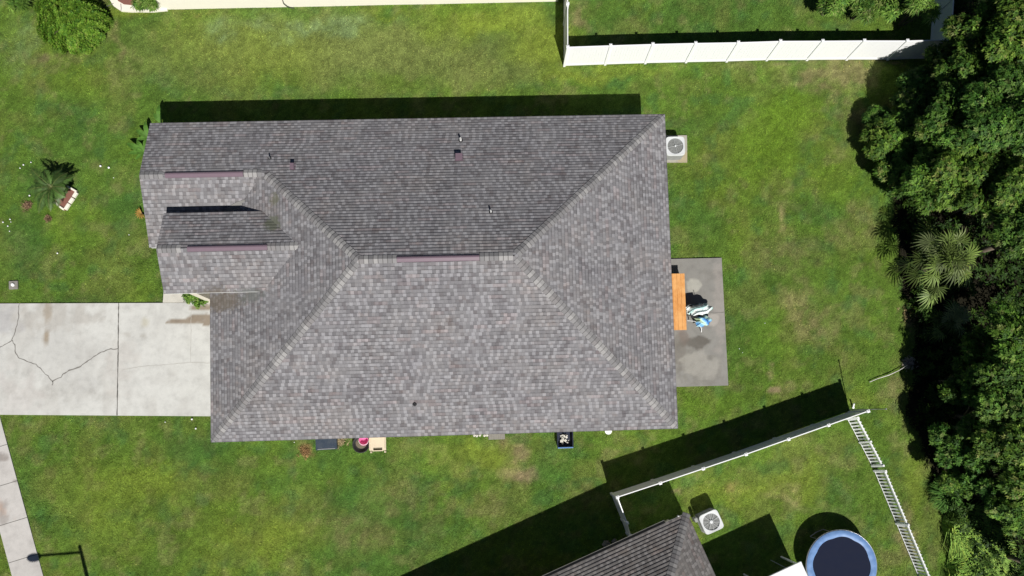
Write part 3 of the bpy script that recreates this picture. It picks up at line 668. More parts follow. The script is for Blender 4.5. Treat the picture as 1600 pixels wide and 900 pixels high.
gt = MB(); gl0, gl1 = -W2, -1.15
prof = [(0.0, .0), (.12, 0), (.13, -.12), (.02, -.14), (0.0, -.13), (.012, -.118), (.115, -.108), (.108, -.012)]
V = [(x, .005+a_, E2-.01+b_) for x in (gl0, gl1) for a_, b_ in [(0, -.02), (0, -.13), (.12, -.13), (.14, 0), (.125, 0), (.108, -.115), (.012, -.115), (.012, -.02)]]; n = 8
gt.mesh(V, [tuple(range(n)), tuple(range(n, 2*n))[::-1]]+[(i, n+i, n+(i+1) % n, (i+1) % n) for i in range(n)]); gt.build('gutter', M['gutter'], nb)
ds = MB(); ds.lathe([(.05, 0), (.05, .10), (.03, .13)], (-.45, .02, E2-.1), 12); ds.build('vent_pipe', M['white'], nb, smooth=True)
# white patio cover
pcn = np.array(G(1253, 880, 2.35)[:2]); 
cov = thing('patio_cover', 'white ribbed metal patio cover beside the trampoline at the bottom edge', 'patio cover', (pcn[0], pcn[1], 0), A2)
cv = MB(); cv.box((-2.3, -2.0, 2.30), (4.6, 4.0, .05)); 
for k in range(16): cv.box((-.15-k*.29, -2.0, 2.335), (.05, 3.99, .03))
cv.build('roof_panel', M['roofwhite'], cov)
cg = MB(); cg.box((-2.3, .04, 2.29), (4.6, .09, .11)); cg.build('gutter', M['roofwhite'], cov)
for xx, yy in ((-.1, -.1), (-.1, -3.8), (-2.3, -.1)):
    q = MB(); q.box((xx, yy, 1.12), (.08, .08, 2.28)); q.build('post', M['roofwhite'], cov)
cp = MB(); g0 = G(1204, 875, .5); g1 = G(1233, 890, .7); cp.tube([g0, g1], .022)
tag(cp.build('metal_pole', M['galv']), 'thin grey metal pole lying in shade beside the white patio cover', 'pole')

# ------------------------------------------------------------------ north neighbour house (its sunlit cream wall shows along the top edge)
b0 = np.array(G(250, 14.5)[:2]); b1 = np.array(G(872, 2)[:2]); dn = (b1-b0); Ln = np.linalg.norm(dn); an = math.atan2(dn[1], dn[0])
nh = thing('cream_house', 'neighbouring house whose long sunlit cream wall runs along the top edge', 'house', (b0[0], b0[1], 0), an)
w3 = MB(); w3.prism([(0, 0), (Ln, 0), (Ln, 11), (0, 11)], -.1, 2.6); w3.build('wall', M['cream'], nh)
r3 = MB(); ow = .25; 
roof_plane(r3, (0, -ow), X, (0, 1), 2.85, [(-.5, 0), (Ln+.5, 0), (Ln-5.25, 5.75), (5.25, 5.75)], us=60)
roof_plane(r3, (0, 11+ow), X, (0, -1), 2.85, [(-.5, 0), (Ln+.5, 0), (Ln-5.25, 5.75), (5.25, 5.75)], us=160)
roof_plane(r3, (Ln+.5, -ow), Y, (-1, 0), 2.85, [(0, 0), (11.5, 0), (5.75, 5.75)], us=260); roof_plane(r3, (-.5, -ow), Y, (1, 0), 2.85, [(0, 0), (11.5, 0), (5.75, 5.75)], us=360)
r3.build('roof', M['shingle'], nh)
s3 = MB(); s3.prism([(-.48, -ow+.02), (Ln+.48, -ow+.02), (Ln+.48, 11+ow-.02), (-.48, 11+ow-.02)], 2.6, 2.83); s3.build('fascia', M['white'], nh)
hz = MB(); e0 = G(440, 1); pts = []
for k, (u, v, zz) in enumerate([(436, -14, 1.2), (441, -2, .7), (443, 5, .45), (448, 9.5, .22), (453, 11.5, .08), (460, 12.5, .02)]):
    g = G(u, v, zz); pts.append((g[0], g[1]-.02, max(.02, zz)))
hz.tube(pts, .02); tag(hz.build('cable', M['black']), 'thin black cable curling down the cream wall to the grass', 'cable')

# garden bed at the top left: white paver edge, red mulch
EDGE = [(262, 17), (240, 19), (205, 19), (190, 18), (178, 10), (172, 0), (168, -30), (300, -30), (262, -2)]
ed = MB(); ed.prism(Gp(EDGE), -.1, .06); o = ed.build('paved_border', M['cream']); struct(o)
mu = MB(); mu.prism(Gp([(252, 6), (240, 8.5), (205, 9), (195, 8), (186, 3), (181, -4), (181, -28), (250, -28)]), 0, .09); struct(mu.build('mulch_bed', M['mulch']))
jl = MB()
for a_, b_ in (((190, 7), (190, 18)), ((178, 6), (168, 11)), ((214, 9), (214, 19))): crack_strip(jl, [a_, b_], .03, .064, 0, .01)
struct(jl.build('border_joints', M['joint']))

# ------------------------------------------------------------------ fences
def rotz2(d): return math.atan2(d[1], d[0])
FH = 1.83
POSTM = None
def post_mesh(h):
    mb = MB(); mb.box((0, 0, h/2), (.127, .127, h)); return mb
def cap_mesh(h):
    mb = MB(); mb.box((0, 0, h+.012), (.155, .155, .028)); mb.mesh([(-.07, -.07, h+.026), (.07, -.07, h+.026), (.07, .07, h+.026), (-.07, .07, h+.026), (0, 0, h+.07)], [(0, 1, 4), (1, 2, 4), (2, 3, 4), (3, 0, 4)]); return mb
def privacy_run(parent, P, origin, heights=None, last=True, first=True, boards=15):
    """posts at P (world xy) with boarded panels between; children positioned relative to origin"""
    po = None
    for i, p in enumerate(P):
        if (i == 0 and not first) or (i == len(P)-1 and not last): continue
        h = FH+.06 if not heights else heights[i]+.06
        nxt = P[min(i+1, len(P)-1)]; prv = P[max(i-1, 0)]; rz = rotz2((nxt[0]-prv[0], nxt[1]-prv[1]))
        if po is None or heights:
            q = post_mesh(h).build('post', M['vinyl'], parent, (p[0]-origin[0], p[1]-origin[1], -.02), rz); cap_mesh(h).build('cap', M['vinyl'], q)
            if po is None: po = q
        else: copy_tree(po, parent, (p[0]-origin[0], p[1]-origin[1], -.02), rz)
    for i in range(len(P)-1):
        a_, b_ = np.array(P[i]), np.array(P[i+1]); d = b_-a_; L = np.linalg.norm(d)-.12; rz = rotz2(d); mid = (a_+b_)/2-np.array(origin)
        ha = heights[i] if heights else FH; hb = heights[i+1] if heights else FH
        pm = MB(); n = max(2, int(round(L/.152))); bw = L/n
        for k in range(n):
            x = -L/2+bw*(k+.5); h = ha+(hb-ha)*(k+.5)/n; th = .022 if k % 2 else .0245
            pm.box((x, 0, (h+.06)/2), (bw-.004, th, h-.10))
        pm.box((0, 0, (min(ha, hb)+.06)/2), (L, .008, min(ha, hb)-.10))
        pm.build('panel', M['vinyl'], parent, (mid[0], mid[1], 0), rz)
        tr = MB(); ang = math.atan2(hb-ha, L); tr.box((0, 0, (ha+hb)/2-.045), (L, .05, .09), ry=-ang); tr.build('top_rail', M['vinyl'], parent, (mid[0], mid[1], 0), rz, bevel=.006)
        br = MB(); br.box((0, 0, .09), (L, .05, .14)); br.build('bottom_rail', M['vinyl'], parent, (mid[0], mid[1], 0), rz, bevel=.006)
bs = [(881.9, 102), (945.7, 100.8), (1008.5, 99.2), (1072, 97.6), (1135.5, 96.3), (1198, 94.6), (1260.2, 93.2), (1322.5, 92.8), (1388, 92), (1452, 91)]
ts = [(886.8, 73.3), (953.7, 70), (1019.5, 67.5), (1086.5, 66), (1153, 65), (1219, 62.5), (1285.6, 63.4), (1350.2, 62.8), (1416, 63.8), None]
P1 = []
for b, t in zip(bs, ts):
    g = np.array(G(*b)[:2])
    if t is not None: g = (g+np.array(G(t[0], t[1]+1, FH)[:2]))/2
    P1.append(tuple(g))
o1 = P1[0]
f1 = thing('privacy_fence', 'long white vinyl privacy fence along the upper edge of the yard, running into the trees', 'fence', (o1[0], o1[1], 0))
privacy_run(f1, P1, o1)
wn_ = [P1[0]]; gnw = np.array(G(887, 10, FH)[:2]); dd_ = gnw-np.array(P1[0]); dd_ = dd_/np.linalg.norm(dd_)*2.3
for k in range(1, 4): wn_.append(tuple(np.array(P1[0])+dd_*k))
privacy_run(f1, wn_, o1, first=False)
ge = [P1[-1]]; de = np.array(G(1488, 2, FH)[:2])-np.array(G(1484, 62, FH)[:2]); de = de/np.linalg.norm(de)*2.3
for k in range(1, 4): ge.append(tuple(np.array(P1[-1])+de*k))
privacy_run(f1, ge, o1, first=False)
T2 = [(965, 777), (1032, 755), (1099, 732.5), (1166, 710), (1232.5, 686.5), (1295, 664.5), (1357, 642.5)]
B2 = {0: (954, 771), 6: (1332.5, 639)}
P2 = [tuple(np.array(G(t[0], t[1], FH+.06)[:2])) for t in T2]; o2 = P2[0]
f2 = thing('privacy_fence', 'white vinyl privacy fence running diagonally at lower right with a wide black shadow', 'fence', (o2[0], o2[1], 0))
privacy_run(f2, P2, o2)
q0 = np.array(P2[0]); q1 = np.array(G(979.5, 817, 1.45)[:2]); q2 = np.array(G(985.5, 837.5, 1.1)[:2])
privacy_run(f2, [tuple(q0), tuple(q1)], o2, first=False, heights=[FH, 1.5]); privacy_run(f2, [tuple(q1), tuple(q2)], o2, first=False, heights=[1.45, 1.05])
# tall thin pole at the far end, short white stake
pb = np.array(P2[-1]); pl = MB(); pg = G(1384, 639, 3.0); pl.tube([(pb[0]-.02, pb[1]+.12, 0), (pg[0], pg[1], 3.0)], .024)
pl.lathe([(.03, 2.98), (.045, 3.0), (.03, 3.06)], (pg[0], pg[1], 0), 10, 0)
tag(pl.build('thin_pole', M['galv']), 'tall thin grey pole standing at the free end of the diagonal white fence', 'pole')
sp_ = MB(); sg = G(1333, 637); st = G(1334.5, 630.5, .25); sp_.tube([sg, st], [.045, .04]); sp_.lathe([(.06, 0), (.06, .04)], (sg[0], sg[1], 0), 10)
tag(sp_.build('white_stake', M['vinyl']), 'short leaning white stake in the grass behind the last post of the diagonal fence', 'stake')

# picket fence in two sections
PKH = .92
def picket_run(uva, uvb, label, sag=0):
    a_ = np.array(G(*uva, .80)[:2]); b_ = np.array(G(*uvb, .80)[:2]); L = np.linalg.norm(b_-a_); rz = rotz2(b_-a_)
    t = thing('picket_fence', label, 'fence', (a_[0]-.11*math.sin(-rz)*-1*0-.12*(-math.sin(rz)), a_[1]-.12*math.cos(rz), 0), rz, 'picket fence sections between the lawns'); n = int(L/.19); t.rotation_euler = (math.radians(-9), 0, rz)  # lean added so the picket faces catch more sun
    for zz, hh, tw in ((.035, .03, .02), (.80, .09, .05)):
        r = MB(); r.box((L/2, 0, zz), (L, tw, hh)); r.build('rail', M['vinyl'], t)
    pm = MB(); pm.box((0, 0, PKH/2-.02), (.09, .022, PKH-.06)); pm.mesh([(-.0375, -.011, PKH-.05), (.0375, -.011, PKH-.05), (0, -.011, PKH+.02), (-.0375, .011, PKH-.05), (.0375, .011, PKH-.05), (0, .011, PKH+.02)], [(0, 1, 2), (3, 5, 4), (0, 2, 5, 3), (1, 4, 5, 2)])
    p0 = pm.build('picket', M['vinyl'], t, (.08, .034, 0))
    for k in range(1, n+1):
        if .08+k*.19 > L: break
        c = p0.copy(); C.objects.link(c); c.parent = t; c.location = (.08+k*.19, .034, random.uniform(-.02, .01))
    q = MB(); q.box((0, 0, .46), (.09, .09, .94)); q1 = q.build('post', M['vinyl'], t, (0, 0, 0))
    for xx in (L/2, L): c = q1.copy(); C.objects.link(c); c.parent = t; c.location = (xx, 0, 0)
    return t
picket_run((1339, 653), (1378.5, 728), 'upper short section of white picket fence ending at a small gap')
picket_run((1382, 736), (1453, 905), 'lower long section of white picket fence beside the trampoline lawn')

# ------------------------------------------------------------------ air conditioners
def ac_unit(label, loc, rz, s, h, sp=10, spw=.009, hub=.09):
    t = thing('air_conditioner', label, 'air conditioner', loc, rz, 'outdoor air conditioner units')
    def rr(hw_, r, n=5):
        out = []
        for cx, cy, a0 in ((hw_-r, hw_-r, 0), (-hw_+r, hw_-r, 90), (-hw_+r, -hw_+r, 180), (hw_-r, -hw_+r, 270)):
            out += [(cx+r*math.cos(R(a0+90*k/n)), cy+r*math.sin(R(a0+90*k/n))) for k in range(n+1)]
        return out
    b = MB(); b.prism(rr(s/2-.05, .09), .0, h-.05)
    for k in range(12): b.prism(rr(s/2-.025, .10), .07+k*(h-.2)/12, .09+k*(h-.2)/12)
    b.build('cabinet', M['ac_side'], t)
    # lid: rounded frame with a round opening
    n = 48; rin = s*.41; b = MB(); out = []; inn = []
    for k in range(n):
        a_ = 2*math.pi*k/n; q_ = (abs(math.cos(a_))**7+abs(math.sin(a_))**7)**(-1/7)*s/2; out.append((q_*math.cos(a_), q_*math.sin(a_))); inn.append((rin*math.cos(a_), rin*math.sin(a_)))
    V = [(x, y, h-.02) for x, y in out]+[(x*.97, y*.97, h+.01) for x, y in out]+[(x, y, h-.005) for x, y in inn]+[(x, y, h-.09) for x, y in inn]+[(x, y, h-.09) for x, y in out]
    Fc = []
    for a0 in range(3):
        for i in range(n): Fc.append((a0*n+i, a0*n+(i+1) % n, (a0+1)*n+(i+1) % n, (a0+1)*n+i))
    for i in range(n): Fc.append((4*n+i, 4*n+(i+1) % n, (i+1) % n, i))
    b.mesh(V, Fc); b.build('top_panel', M['ac_top'], t)
    v = MB(); v.lathe([(rin+.01, h-.12), (rin+.01, h-.10)], n=30); v.build('fan_well', M['ac_void'], t)
    gr = MB()
    for k in range(1, 12):
        r = rin*k/11.4; gr.tube([(r*math.cos(a_), r*math.sin(a_), h-.01) for a_ in np.linspace(0, 2*math.pi, 36)], .003, 4)
    for k in range(sp): a_ = k*2*math.pi/sp+.2; gr.tube([(.06*math.cos(a_), .06*math.sin(a_), h-.004), (rin*math.cos(a_), rin*math.sin(a_), h-.004)], spw, 4, 1)
    gr.lathe([(hub, h-.02), (hub*.95, h+.012), (.03, h+.02)], n=16, mi=1); gr.build('fan_grille', [M['ac_dark'], M['ac_top']], t)
    fb = MB()
    for k in range(3):
        a_ = k*2*math.pi/3+.4; pts = [(.05*math.cos(a_), .05*math.sin(a_), h-.085), (rin*.9*math.cos(a_-.1), rin*.9*math.sin(a_-.1), h-.095), (rin*.9*math.cos(a_+.55), rin*.9*math.sin(a_+.55), h-.065), (.06*math.cos(a_+.5), .06*math.sin(a_+.5), h-.075)]
        fb.face(pts)
    fb.build('fan_blades', M['ac_blade'], t)
    return t
ac_unit('square air conditioner on a concrete pad against the large house wall', (AC1[0], AC1[1], .05), TH, 1.02, .78, 4, .005, .05)
ag = G(1111.5, 815.5, .85)
a2 = ac_unit('air conditioner standing askew on grass by the corner of the neighbouring roof', (ag[0], ag[1], 0), A2, 1.06, .86)
pk = MB(); pk.box((-.62, .34, .35), (.16, .22, .5)); pk.build('service_box', M['ac_side'], a2, bevel=.02)

# ------------------------------------------------------------------ trampoline
tg = G(1315, 884.5, .9); tr_ = thing('trampoline', 'round trampoline with blue pad ring and black mat near the bottom edge', 'trampoline', (tg[0], tg[1], 0))
TRR = 1.82
mm_ = MB(); n = 14; prof = [(0, 0)]
V = [(0, 0, .885)]; 
for k in range(56): a_ = 2*math.pi*k/56; r = 1.60; V.append((r*math.cos(a_), r*math.sin(a_), .9))
mm_.mesh(V, [(0, 1+k, 1+(k+1) % 56) for k in range(56)]); mm_.build('mat', M['mat_black'], tr_)
pd = MB(); N = 96; rings = []
for j in range(6):
    f = j/5
    for k in range(N):
        a_ = 2*math.pi*k/N; rin = 1.455+.055*abs(math.cos(a_*4.0+.4)); r = rin+(TRR-rin)*f
        zz = .925+.035*math.sin(math.pi*f)+.008*math.sin(a_*23)*math.sin(math.pi*f)+.006*math.sin(a_*51+f*5); rings.append((r*math.cos(a_), r*math.sin(a_), zz))
Fc = [(j*N+k, (j+1)*N+k, (j+1)*N+(k+1) % N, j*N+(k+1) % N) for j in range(5) for k in range(N)]
pd.mesh(rings, Fc); pdo = pd.build('pad', M['pad_blue'], tr_, smooth=True)
fr = MB(); fr.tube([(1.84*math.cos(a_), 1.84*math.sin(a_), .88) for a_ in np.linspace(0, 2*math.pi, 60)], .025, 8); fr.build('frame', M['galv'], tr_)
for k in range(4):
    a_ = k*math.pi/2+.5; lg = MB(); p = lambda da, z_, rr_=1.82: (rr_*math.cos(a_+da), rr_*math.sin(a_+da), z_)
    lg.tube([p(-.22, .88), p(-.22, .03), p(0, .03), p(.22, .03), p(.22, .88)], .022, 8); lg.build('leg', M['galv'], tr_)

# ------------------------------------------------------------------ street lamp (outside the frame; its shadow falls on the lawn and sidewalk)
LH = 7.0; arm = np.array(G(126.5, 863.5)[:2])-np.array([SX, SY])*LH; head = np.array(G(57, 872)[:2])-np.array([SX, SY])*LH
lm = thing('street_lamp', 'tall street lamp beyond the bottom edge whose arm casts a dark shadow on the sidewalk', 'street lamp', (arm[0], arm[1], 0))
p = MB(); p.tube([(0, 0, -.1), (0, 0, 3.5), (0, 0, LH+.35)], [.15, .12, .09], 12); p.build('pole', M['galv'], lm, smooth=True)
hv = head-arm; p = MB(); p.tube([(0, 0, LH), (hv[0], hv[1], LH+.1)], .055, 10); p.build('arm', M['galv'], lm, smooth=True)
p = MB(); L_ = np.linalg.norm(hv); u_ = hv/L_; c_ = hv+u_*.1
pts = []
for k in range(9): f = -1+2*k/8; pts.append(((c_+u_*f*.36)[0], (c_+u_*f*.36)[1], LH+.08))
p.tube(pts, [.04+.13*math.sqrt(max(0, 1-(-1+2*k/8)**2)) for k in range(9)], 12); p.build('lamp_head', M['galv'], lm, smooth=True)

# ------------------------------------------------------------------ patio furniture
t0_ = G(1061.5, 471.5, .76); tb = thing('wooden_table', 'long narrow orange wooden table on the concrete patio by the house eave', 'table', (t0_[0]-.10, t0_[1], .06), TH-.005)
TL, TW = 2.98, .86
for k, (yy) in enumerate([-TW/2+TW/4*(j+.5) for j in range(4)]):
    q = MB(); q.box((yy, 0, .69), (TW/4-.006, TL, .038)); q.build('table_board', M['wood'], tb, bevel=.004)
q = MB(); 
for yy in (-TL/2+.15, TL/2-.15, 0): q.box((0, yy, .64), (TW-.04, .09, .05))
q.build('cross_brace', M['wood'], tb)
for sx_ in (-1, 1):
    for sy_ in (-1, 1): q = MB(); q.box((sx_*(TW/2-.07), sy_*(TL/2-.15), .31), (.09, .09, .62)); q.build('leg', M['wood'], tb)
# black folding chair with towels over it
cg_ = G(1087, 486, .5); ch = thing('folding_chair', 'black folding chair draped with towels on the patio', 'chair', (cg_[0], cg_[1]-.05, .06), .15)
q = MB(); q.box((0, 0, .42), (.60, .55, .03)); q.build('seat', M['black'], ch, bevel=.01)
q = MB(); q.box((-.05, .30, .72), (.62, .03, .52), rx=.2); q.build('backrest', M['black'], ch, bevel=.01)
for sx_ in (-1, 1):
    q = MB(); q.tube([(sx_*.31, -.30, 0), (sx_*.31, .30, .60), (sx_*.31, .37, .98)], .016, 8); q.build('leg', M['black'], ch)
    q = MB(); q.tube([(sx_*.31, .32, 0), (sx_*.31, -.25, .62)], .016, 8); q.build('leg', M['black'], ch)
    q = MB(); q.box((sx_*.33, 0, .63), (.05, .55, .03)); q.build('armrest', M['black'], ch, bevel=.008)
def cloth(name, label, cx, cy, poly_r, hfun, colfn, n=46, cat='towel'):
    V = []; cols = []; rad = poly_r
    a_ = np.linspace(-1, 1, n); Fc = []
    for i in range(n):
        for j in range(n):
            x, y = a_[i], a_[j]; d = max(abs(x), abs(y)); 
            r_ = math.hypot(x, y); th_ = math.atan2(y, x); f = (d/r_ if r_ > 1e-6 else 1)
            X_, Y_ = x*f, y*f; k = rad(th_); X_, Y_ = X_*k[0], Y_*k[1]; V.append((cx+X_, cy+Y_, hfun(X_, Y_, d))); cols.append(colfn(X_, Y_))
    for i in range(n-1):
        for j in range(n-1): Fc.append((i*n+j, (i+1)*n+j, (i+1)*n+j+1, i*n+j+1))
    mb = MB(); mb.mesh(V, Fc); m = mat(name, rough=.9, spec=.1); g = NT(m); g.color(g.attr('tint')); g.bump(g.noise(g.coord(), 60, 3), .3, .01)
    o = mb.build(name, m, smooth=True); at = o.data.color_attributes.new('tint', 'FLOAT_COLOR', 'POINT')
    at.data.foreach_set('color', np.array([(*c, 1) for c in cols], np.float32).ravel())
    s = o.modifiers.new('s', 'SOLIDIFY'); s.thickness = .008
    return tag(o, label, cat)
def fold(x, y, a_, f, s=0): return math.sin((x*math.cos(a_)+y*math.sin(a_))*f+s+1.3*math.sin(x*5+y*3))
c1 = G(1093, 481, .8)
def tcol(x, y):
    s = fold(x, y, 2.0, 26); s2 = fold(x, y, 2.2, 11, 1)
    if s > .72: return (.10, .13, .14)
    if s2 > .55: return (.42, .62, .60)
    return (.74, .80, .78)
cloth('striped_towel', 'crumpled pale towel with dark stripes thrown over the black chair', c1[0]-.02, c1[1]-.06, lambda t: (.68*(1+.16*math.sin(3*t+.5)+.06*math.sin(7*t)), .36*(1+.18*math.sin(2*t+1)+.07*math.sin(9*t))),
      lambda x, y, d: .93-.42*max(0, d-.55)**1.0-.18*abs(x)+.045*fold(x, y, 2.0, 22)+.03*fold(x, y, .4, 17), tcol)
c2 = G(1099, 503, .6)
def bcol(x, y):
    v = .5+.32*fold(x, y, 1.2, 14)+.5*x+.3*(vnoise(x, y, .08, 88)-.5)
    return (.03, .05, .10) if v > .98 else (.07, .22, .55) if v > .72 else (.20, .45, .68) if v > .5 else (.45, .66, .66) if v > .28 else (.50, .64, .42)
cloth('blue_towel', 'bright blue and green patterned towel hanging below the pale one on the patio', c2[0]-.02, c2[1]+.06, lambda t: (.42*(1+.2*math.sin(3*t+1)+.1*math.sin(8*t)), .34*(1+.25*math.sin(2*t+1)+.1*math.sin(7*t))),
      lambda x, y, d: .72-.55*max(0, d-.5)+.04*fold(x, y, 1.2, 19)-.25*max(0, -y), bcol)
c3 = G(1075.5, 484, .55); cloth('white_cloth', 'small white cloth hanging between the table and the black chair', c3[0], c3[1], lambda t: (.11, .20*(1+.1*math.sin(3*t))), lambda x, y, d: .64-.3*max(0, d-.5)+.02*fold(x, y, .2, 30), lambda x, y: (.72, .76, .72), n=20, cat='cloth')
q = MB(); g0 = G(1095, 513, .3); g1 = G(1095.5, 519, .02); q.tube([(g0[0], g0[1], .42), (g1[0], g1[1], .07)], .02, 8); g2 = G(1074, 501, .5); g3 = G(1086, 502, .5); q.tube([g2, g3], .012, 6)
q.tube([g3, (g0[0], g0[1], .42)], .012, 6)
tag(q.build('white_tube_frame', M['vinyl']), 'bent white tube frame poking out beneath the towels', 'frame')

# ------------------------------------------------------------------ items along the south wall
g = G(511, 694, .3); t = thing('storage_tote', 'dark blue plastic lidded box against the south wall below the eave', 'storage box', (g[0], g[1]+.12, 0), TH+.03)
q = MB(); q.box((0, 0, .26), (1.0, .74, .46)); q.build('box_body', M['tote'], t, bevel=.04)
q = MB(); q.box((0, 0, .50), (1.08, .80, .05)); 
for k in (-.3, 0, .3): q.box((k, .03, .53), (.2, .60, .02))
q.build('lid', M['tote'], t, bevel=.015); q = MB(); q.box((0, -.36, .525), (.9, .035, .03)); q.build('lid_lip', M['galv'], t)
g = G(564, 696, .25); t = thing('round_tub', 'black round tub half filled with soil between dark box and beige seat', 'tub', (g[0], g[1]+.05, 0))
q = MB(); q.lathe([(.34, 0), (.43, .24), (.45, .26), (.42, .27), (.38, .22), (.28, .10), (.02, .10)], n=32, cap=False); q.lathe([(.34, -.01), (.34, 0.0)], n=32); q.build('tub_wall', M['black'], t, smooth=True)
q = MB(); q.lathe([(.30, .10), (.28, .14), (.1, .17)], (-.02, .08, 0), n=20); q.build('soil', M['dirtpot'], t)
g = G(568, 689.5, .55); t = thing('pink_bucket', 'pink plastic bucket standing on the rim of the black tub', 'bucket', (g[0], g[1]+.03, .24))
q = MB(); q.lathe([(.15, 0), (.24, .28), (.255, .28), (.255, .30), (.235, .30), (.145, .02)], n=28, cap=False); q.lathe([(.145, 0), (.145, .02)], n=28); q.build('bucket_body', M['pink'], t, smooth=False)
q = MB(); q.tube([(.25*math.cos(a_), .05+.0*a_, .30+.02*math.sin(a_)) if 0 else (.25*math.cos(a_), -.22*math.sin(a_), .31) for a_ in np.linspace(0, math.pi, 14)], .01, 6); q.build('handle', M['vinyl'], t)
g = G(590, 696, .4); t = thing('plastic_chair', 'beige moulded plastic seat with a slot and two front feet beside the black tub', 'chair', (g[0], g[1]+.06, 0), TH)
def slotted():
    q = MB(); q.box((0, .12, .36), (.86, .58, .07)); q.box((-.33, -.24, .36), (.20, .16, .07)); q.box((.33, -.24, .36), (.20, .16, .07)); q.box((0, -.33, .36), (.56, .05, .07)); q.box((0, -.235, .30), (.5, .14, .02), mi=1); return q
slotted().build('seat_panel', [M['beige'], M['dirtpot']], t, bevel=.018); q = MB(); q.box((0, .40, .55), (.84, .06, .42)); q.build('backrest', M['beige'], t, bevel=.02)
for sx_ in (-1, 1):
    for sy_, y0_ in ((-1, -.40), (1, .36)): q = MB(); q.box((sx_*.36, y0_, .17), (.07, .09, .34)); q.build('leg', M['beige'], t, bevel=.012)
    q = MB(); q.box((sx_*.40, .05, .47), (.06, .62, .05)); q.build('armrest', M['beige'], t, bevel=.015)
g = G(883, 688, .35); t = thing('plastic_crate', 'navy plastic crate with blue rim holding white scraps near the south wall', 'crate', (g[0], g[1]+.06, 0), TH)
q = MB(); cw, cl, chh = .86, .92, .40
q.box((0, 0, .03), (cw-.1, cl-.1, .04)); q.box((-cw/2+.05, 0, .22), (.03, cl-.08, .38)); q.box((cw/2-.05, 0, .22), (.03, cl-.08, .38)); q.box((0, cl/2-.05, .22), (cw-.08, .03, .38)); q.box((0, -cl/2+.05, .22), (cw-.08, .03, .38)); q.build('crate_body', M['navy'], t, bevel=.01)
q = MB(); q.box((-cw/2+.02, 0, .415), (.035, cl, .03), mi=1); q.box((cw/2-.02, 0, .415), (.035, cl, .03), mi=1); q.box((0, -cl/2+.02, .415), (cw-.06, .06, .03)); q.box((0, cl/2-.02, .415), (cw-.06, .05, .03), mi=1); q.build('rim', [M['bluerim'], M['navy']], t, bevel=.01)
sc = MB()
for k in range(26): sc.box((random.uniform(-.16, .18), random.uniform(-.20, .22), .07+k*.006), (random.uniform(.05, .2), random.uniform(.03, .12), .02), rz=random.uniform(0, 3), rx=random.uniform(-.4, .4))
tag(sc.build('paper_scraps', worn('paper', (.62, .60, .54), .3, 12, .8), loc=(g[0], g[1]+.06, 0)), 'heap of white scraps lying inside the navy crate', 'scraps')
g = G(950, 674.5, .2); t = MB(); t.lathe([(.14, 0), (.17, .28), (.185, .30), (.185, .33), (.0, .335)], n=26); tag(t.build('white_bucket', M['vinyl'], loc=(g[0], g[1]+.04, 0), smooth=False), 'white bucket peeking out from under the south eave near the house corner', 'bucket')
g = G(776, 683); t = MB(); t.box((0, 0, .04), (.86, .40, .09)); 
for k in range(7): t.box((-.36+k*.12, 0, .09), (.06, .36, .02))
tag(t.build('grey_grate', M['rock'], loc=(g[0], g[1]+.08, 0), rz=TH, bevel=.01), 'grey ribbed concrete block lying by the south wall', 'block')
def rock(name, loc, r, m, label, cat, group=None, sq=.6, seed=0):
    rr_ = np.random.default_rng(seed); q = MB(); n, k = 12, 7; V = []
    off = rr_.uniform(.75, 1.2, (k, n))
    for j in range(k):
        ph = math.pi*(j+.5)/k-math.pi/2
        for i in range(n): a_ = 2*math.pi*i/n; s = r*off[j, i]; V.append((s*math.cos(ph)*math.cos(a_), s*math.cos(ph)*math.sin(a_), s*sq*math.sin(ph)+r*sq*.6))
    Fc = [(j*n+i, j*n+(i+1) % n, (j+1)*n+(i+1) % n, (j+1)*n+i) for j in range(k-1) for i in range(n)]+[tuple(range(n))[::-1], tuple((k-1)*n+i for i in range(n))]
    q.mesh(V, Fc); return tag(q.build(name, m, loc=loc, smooth=False), label, cat, group)
for k, (u, v) in enumerate([(741, 680.5), (745, 681), (750, 680), (757, 680.5), (761, 680.2)]):
    g = G(u, v); rock('pebble', (g[0], g[1], 0), .07, M['stone'], 'small white pebble in the row beside the grey ribbed block', 'pebble', 'white pebbles by the south wall', seed=k)
for k, (u, v, s, lab) in enumerate([(947, 850, .22, 'larger flat grey stone in the fence shade by the neighbouring eave'), (960, 845.5, .15, 'smaller round grey stone in shade next to the larger flat one')]):
    g = G(u, v); rock('stone', (g[0], g[1], 0), s, M['rock'], lab, 'stone', seed=20+k)
g = G(21.5, 445.5); t = thing('cleanout_cover', 'small grey concrete square with a white round cap set in the front lawn', 'utility cover', (g[0], g[1], 0), .05)
q = MB(); q.box((0, 0, .01), (.46, .44, .08)); q.build('concrete_collar', M['rock'], t, bevel=.02); q = MB(); q.lathe([(.085, 0), (.085, .10), (.07, .12)], n=20); q.build('cap', M['vinyl'], t, smooth=False)

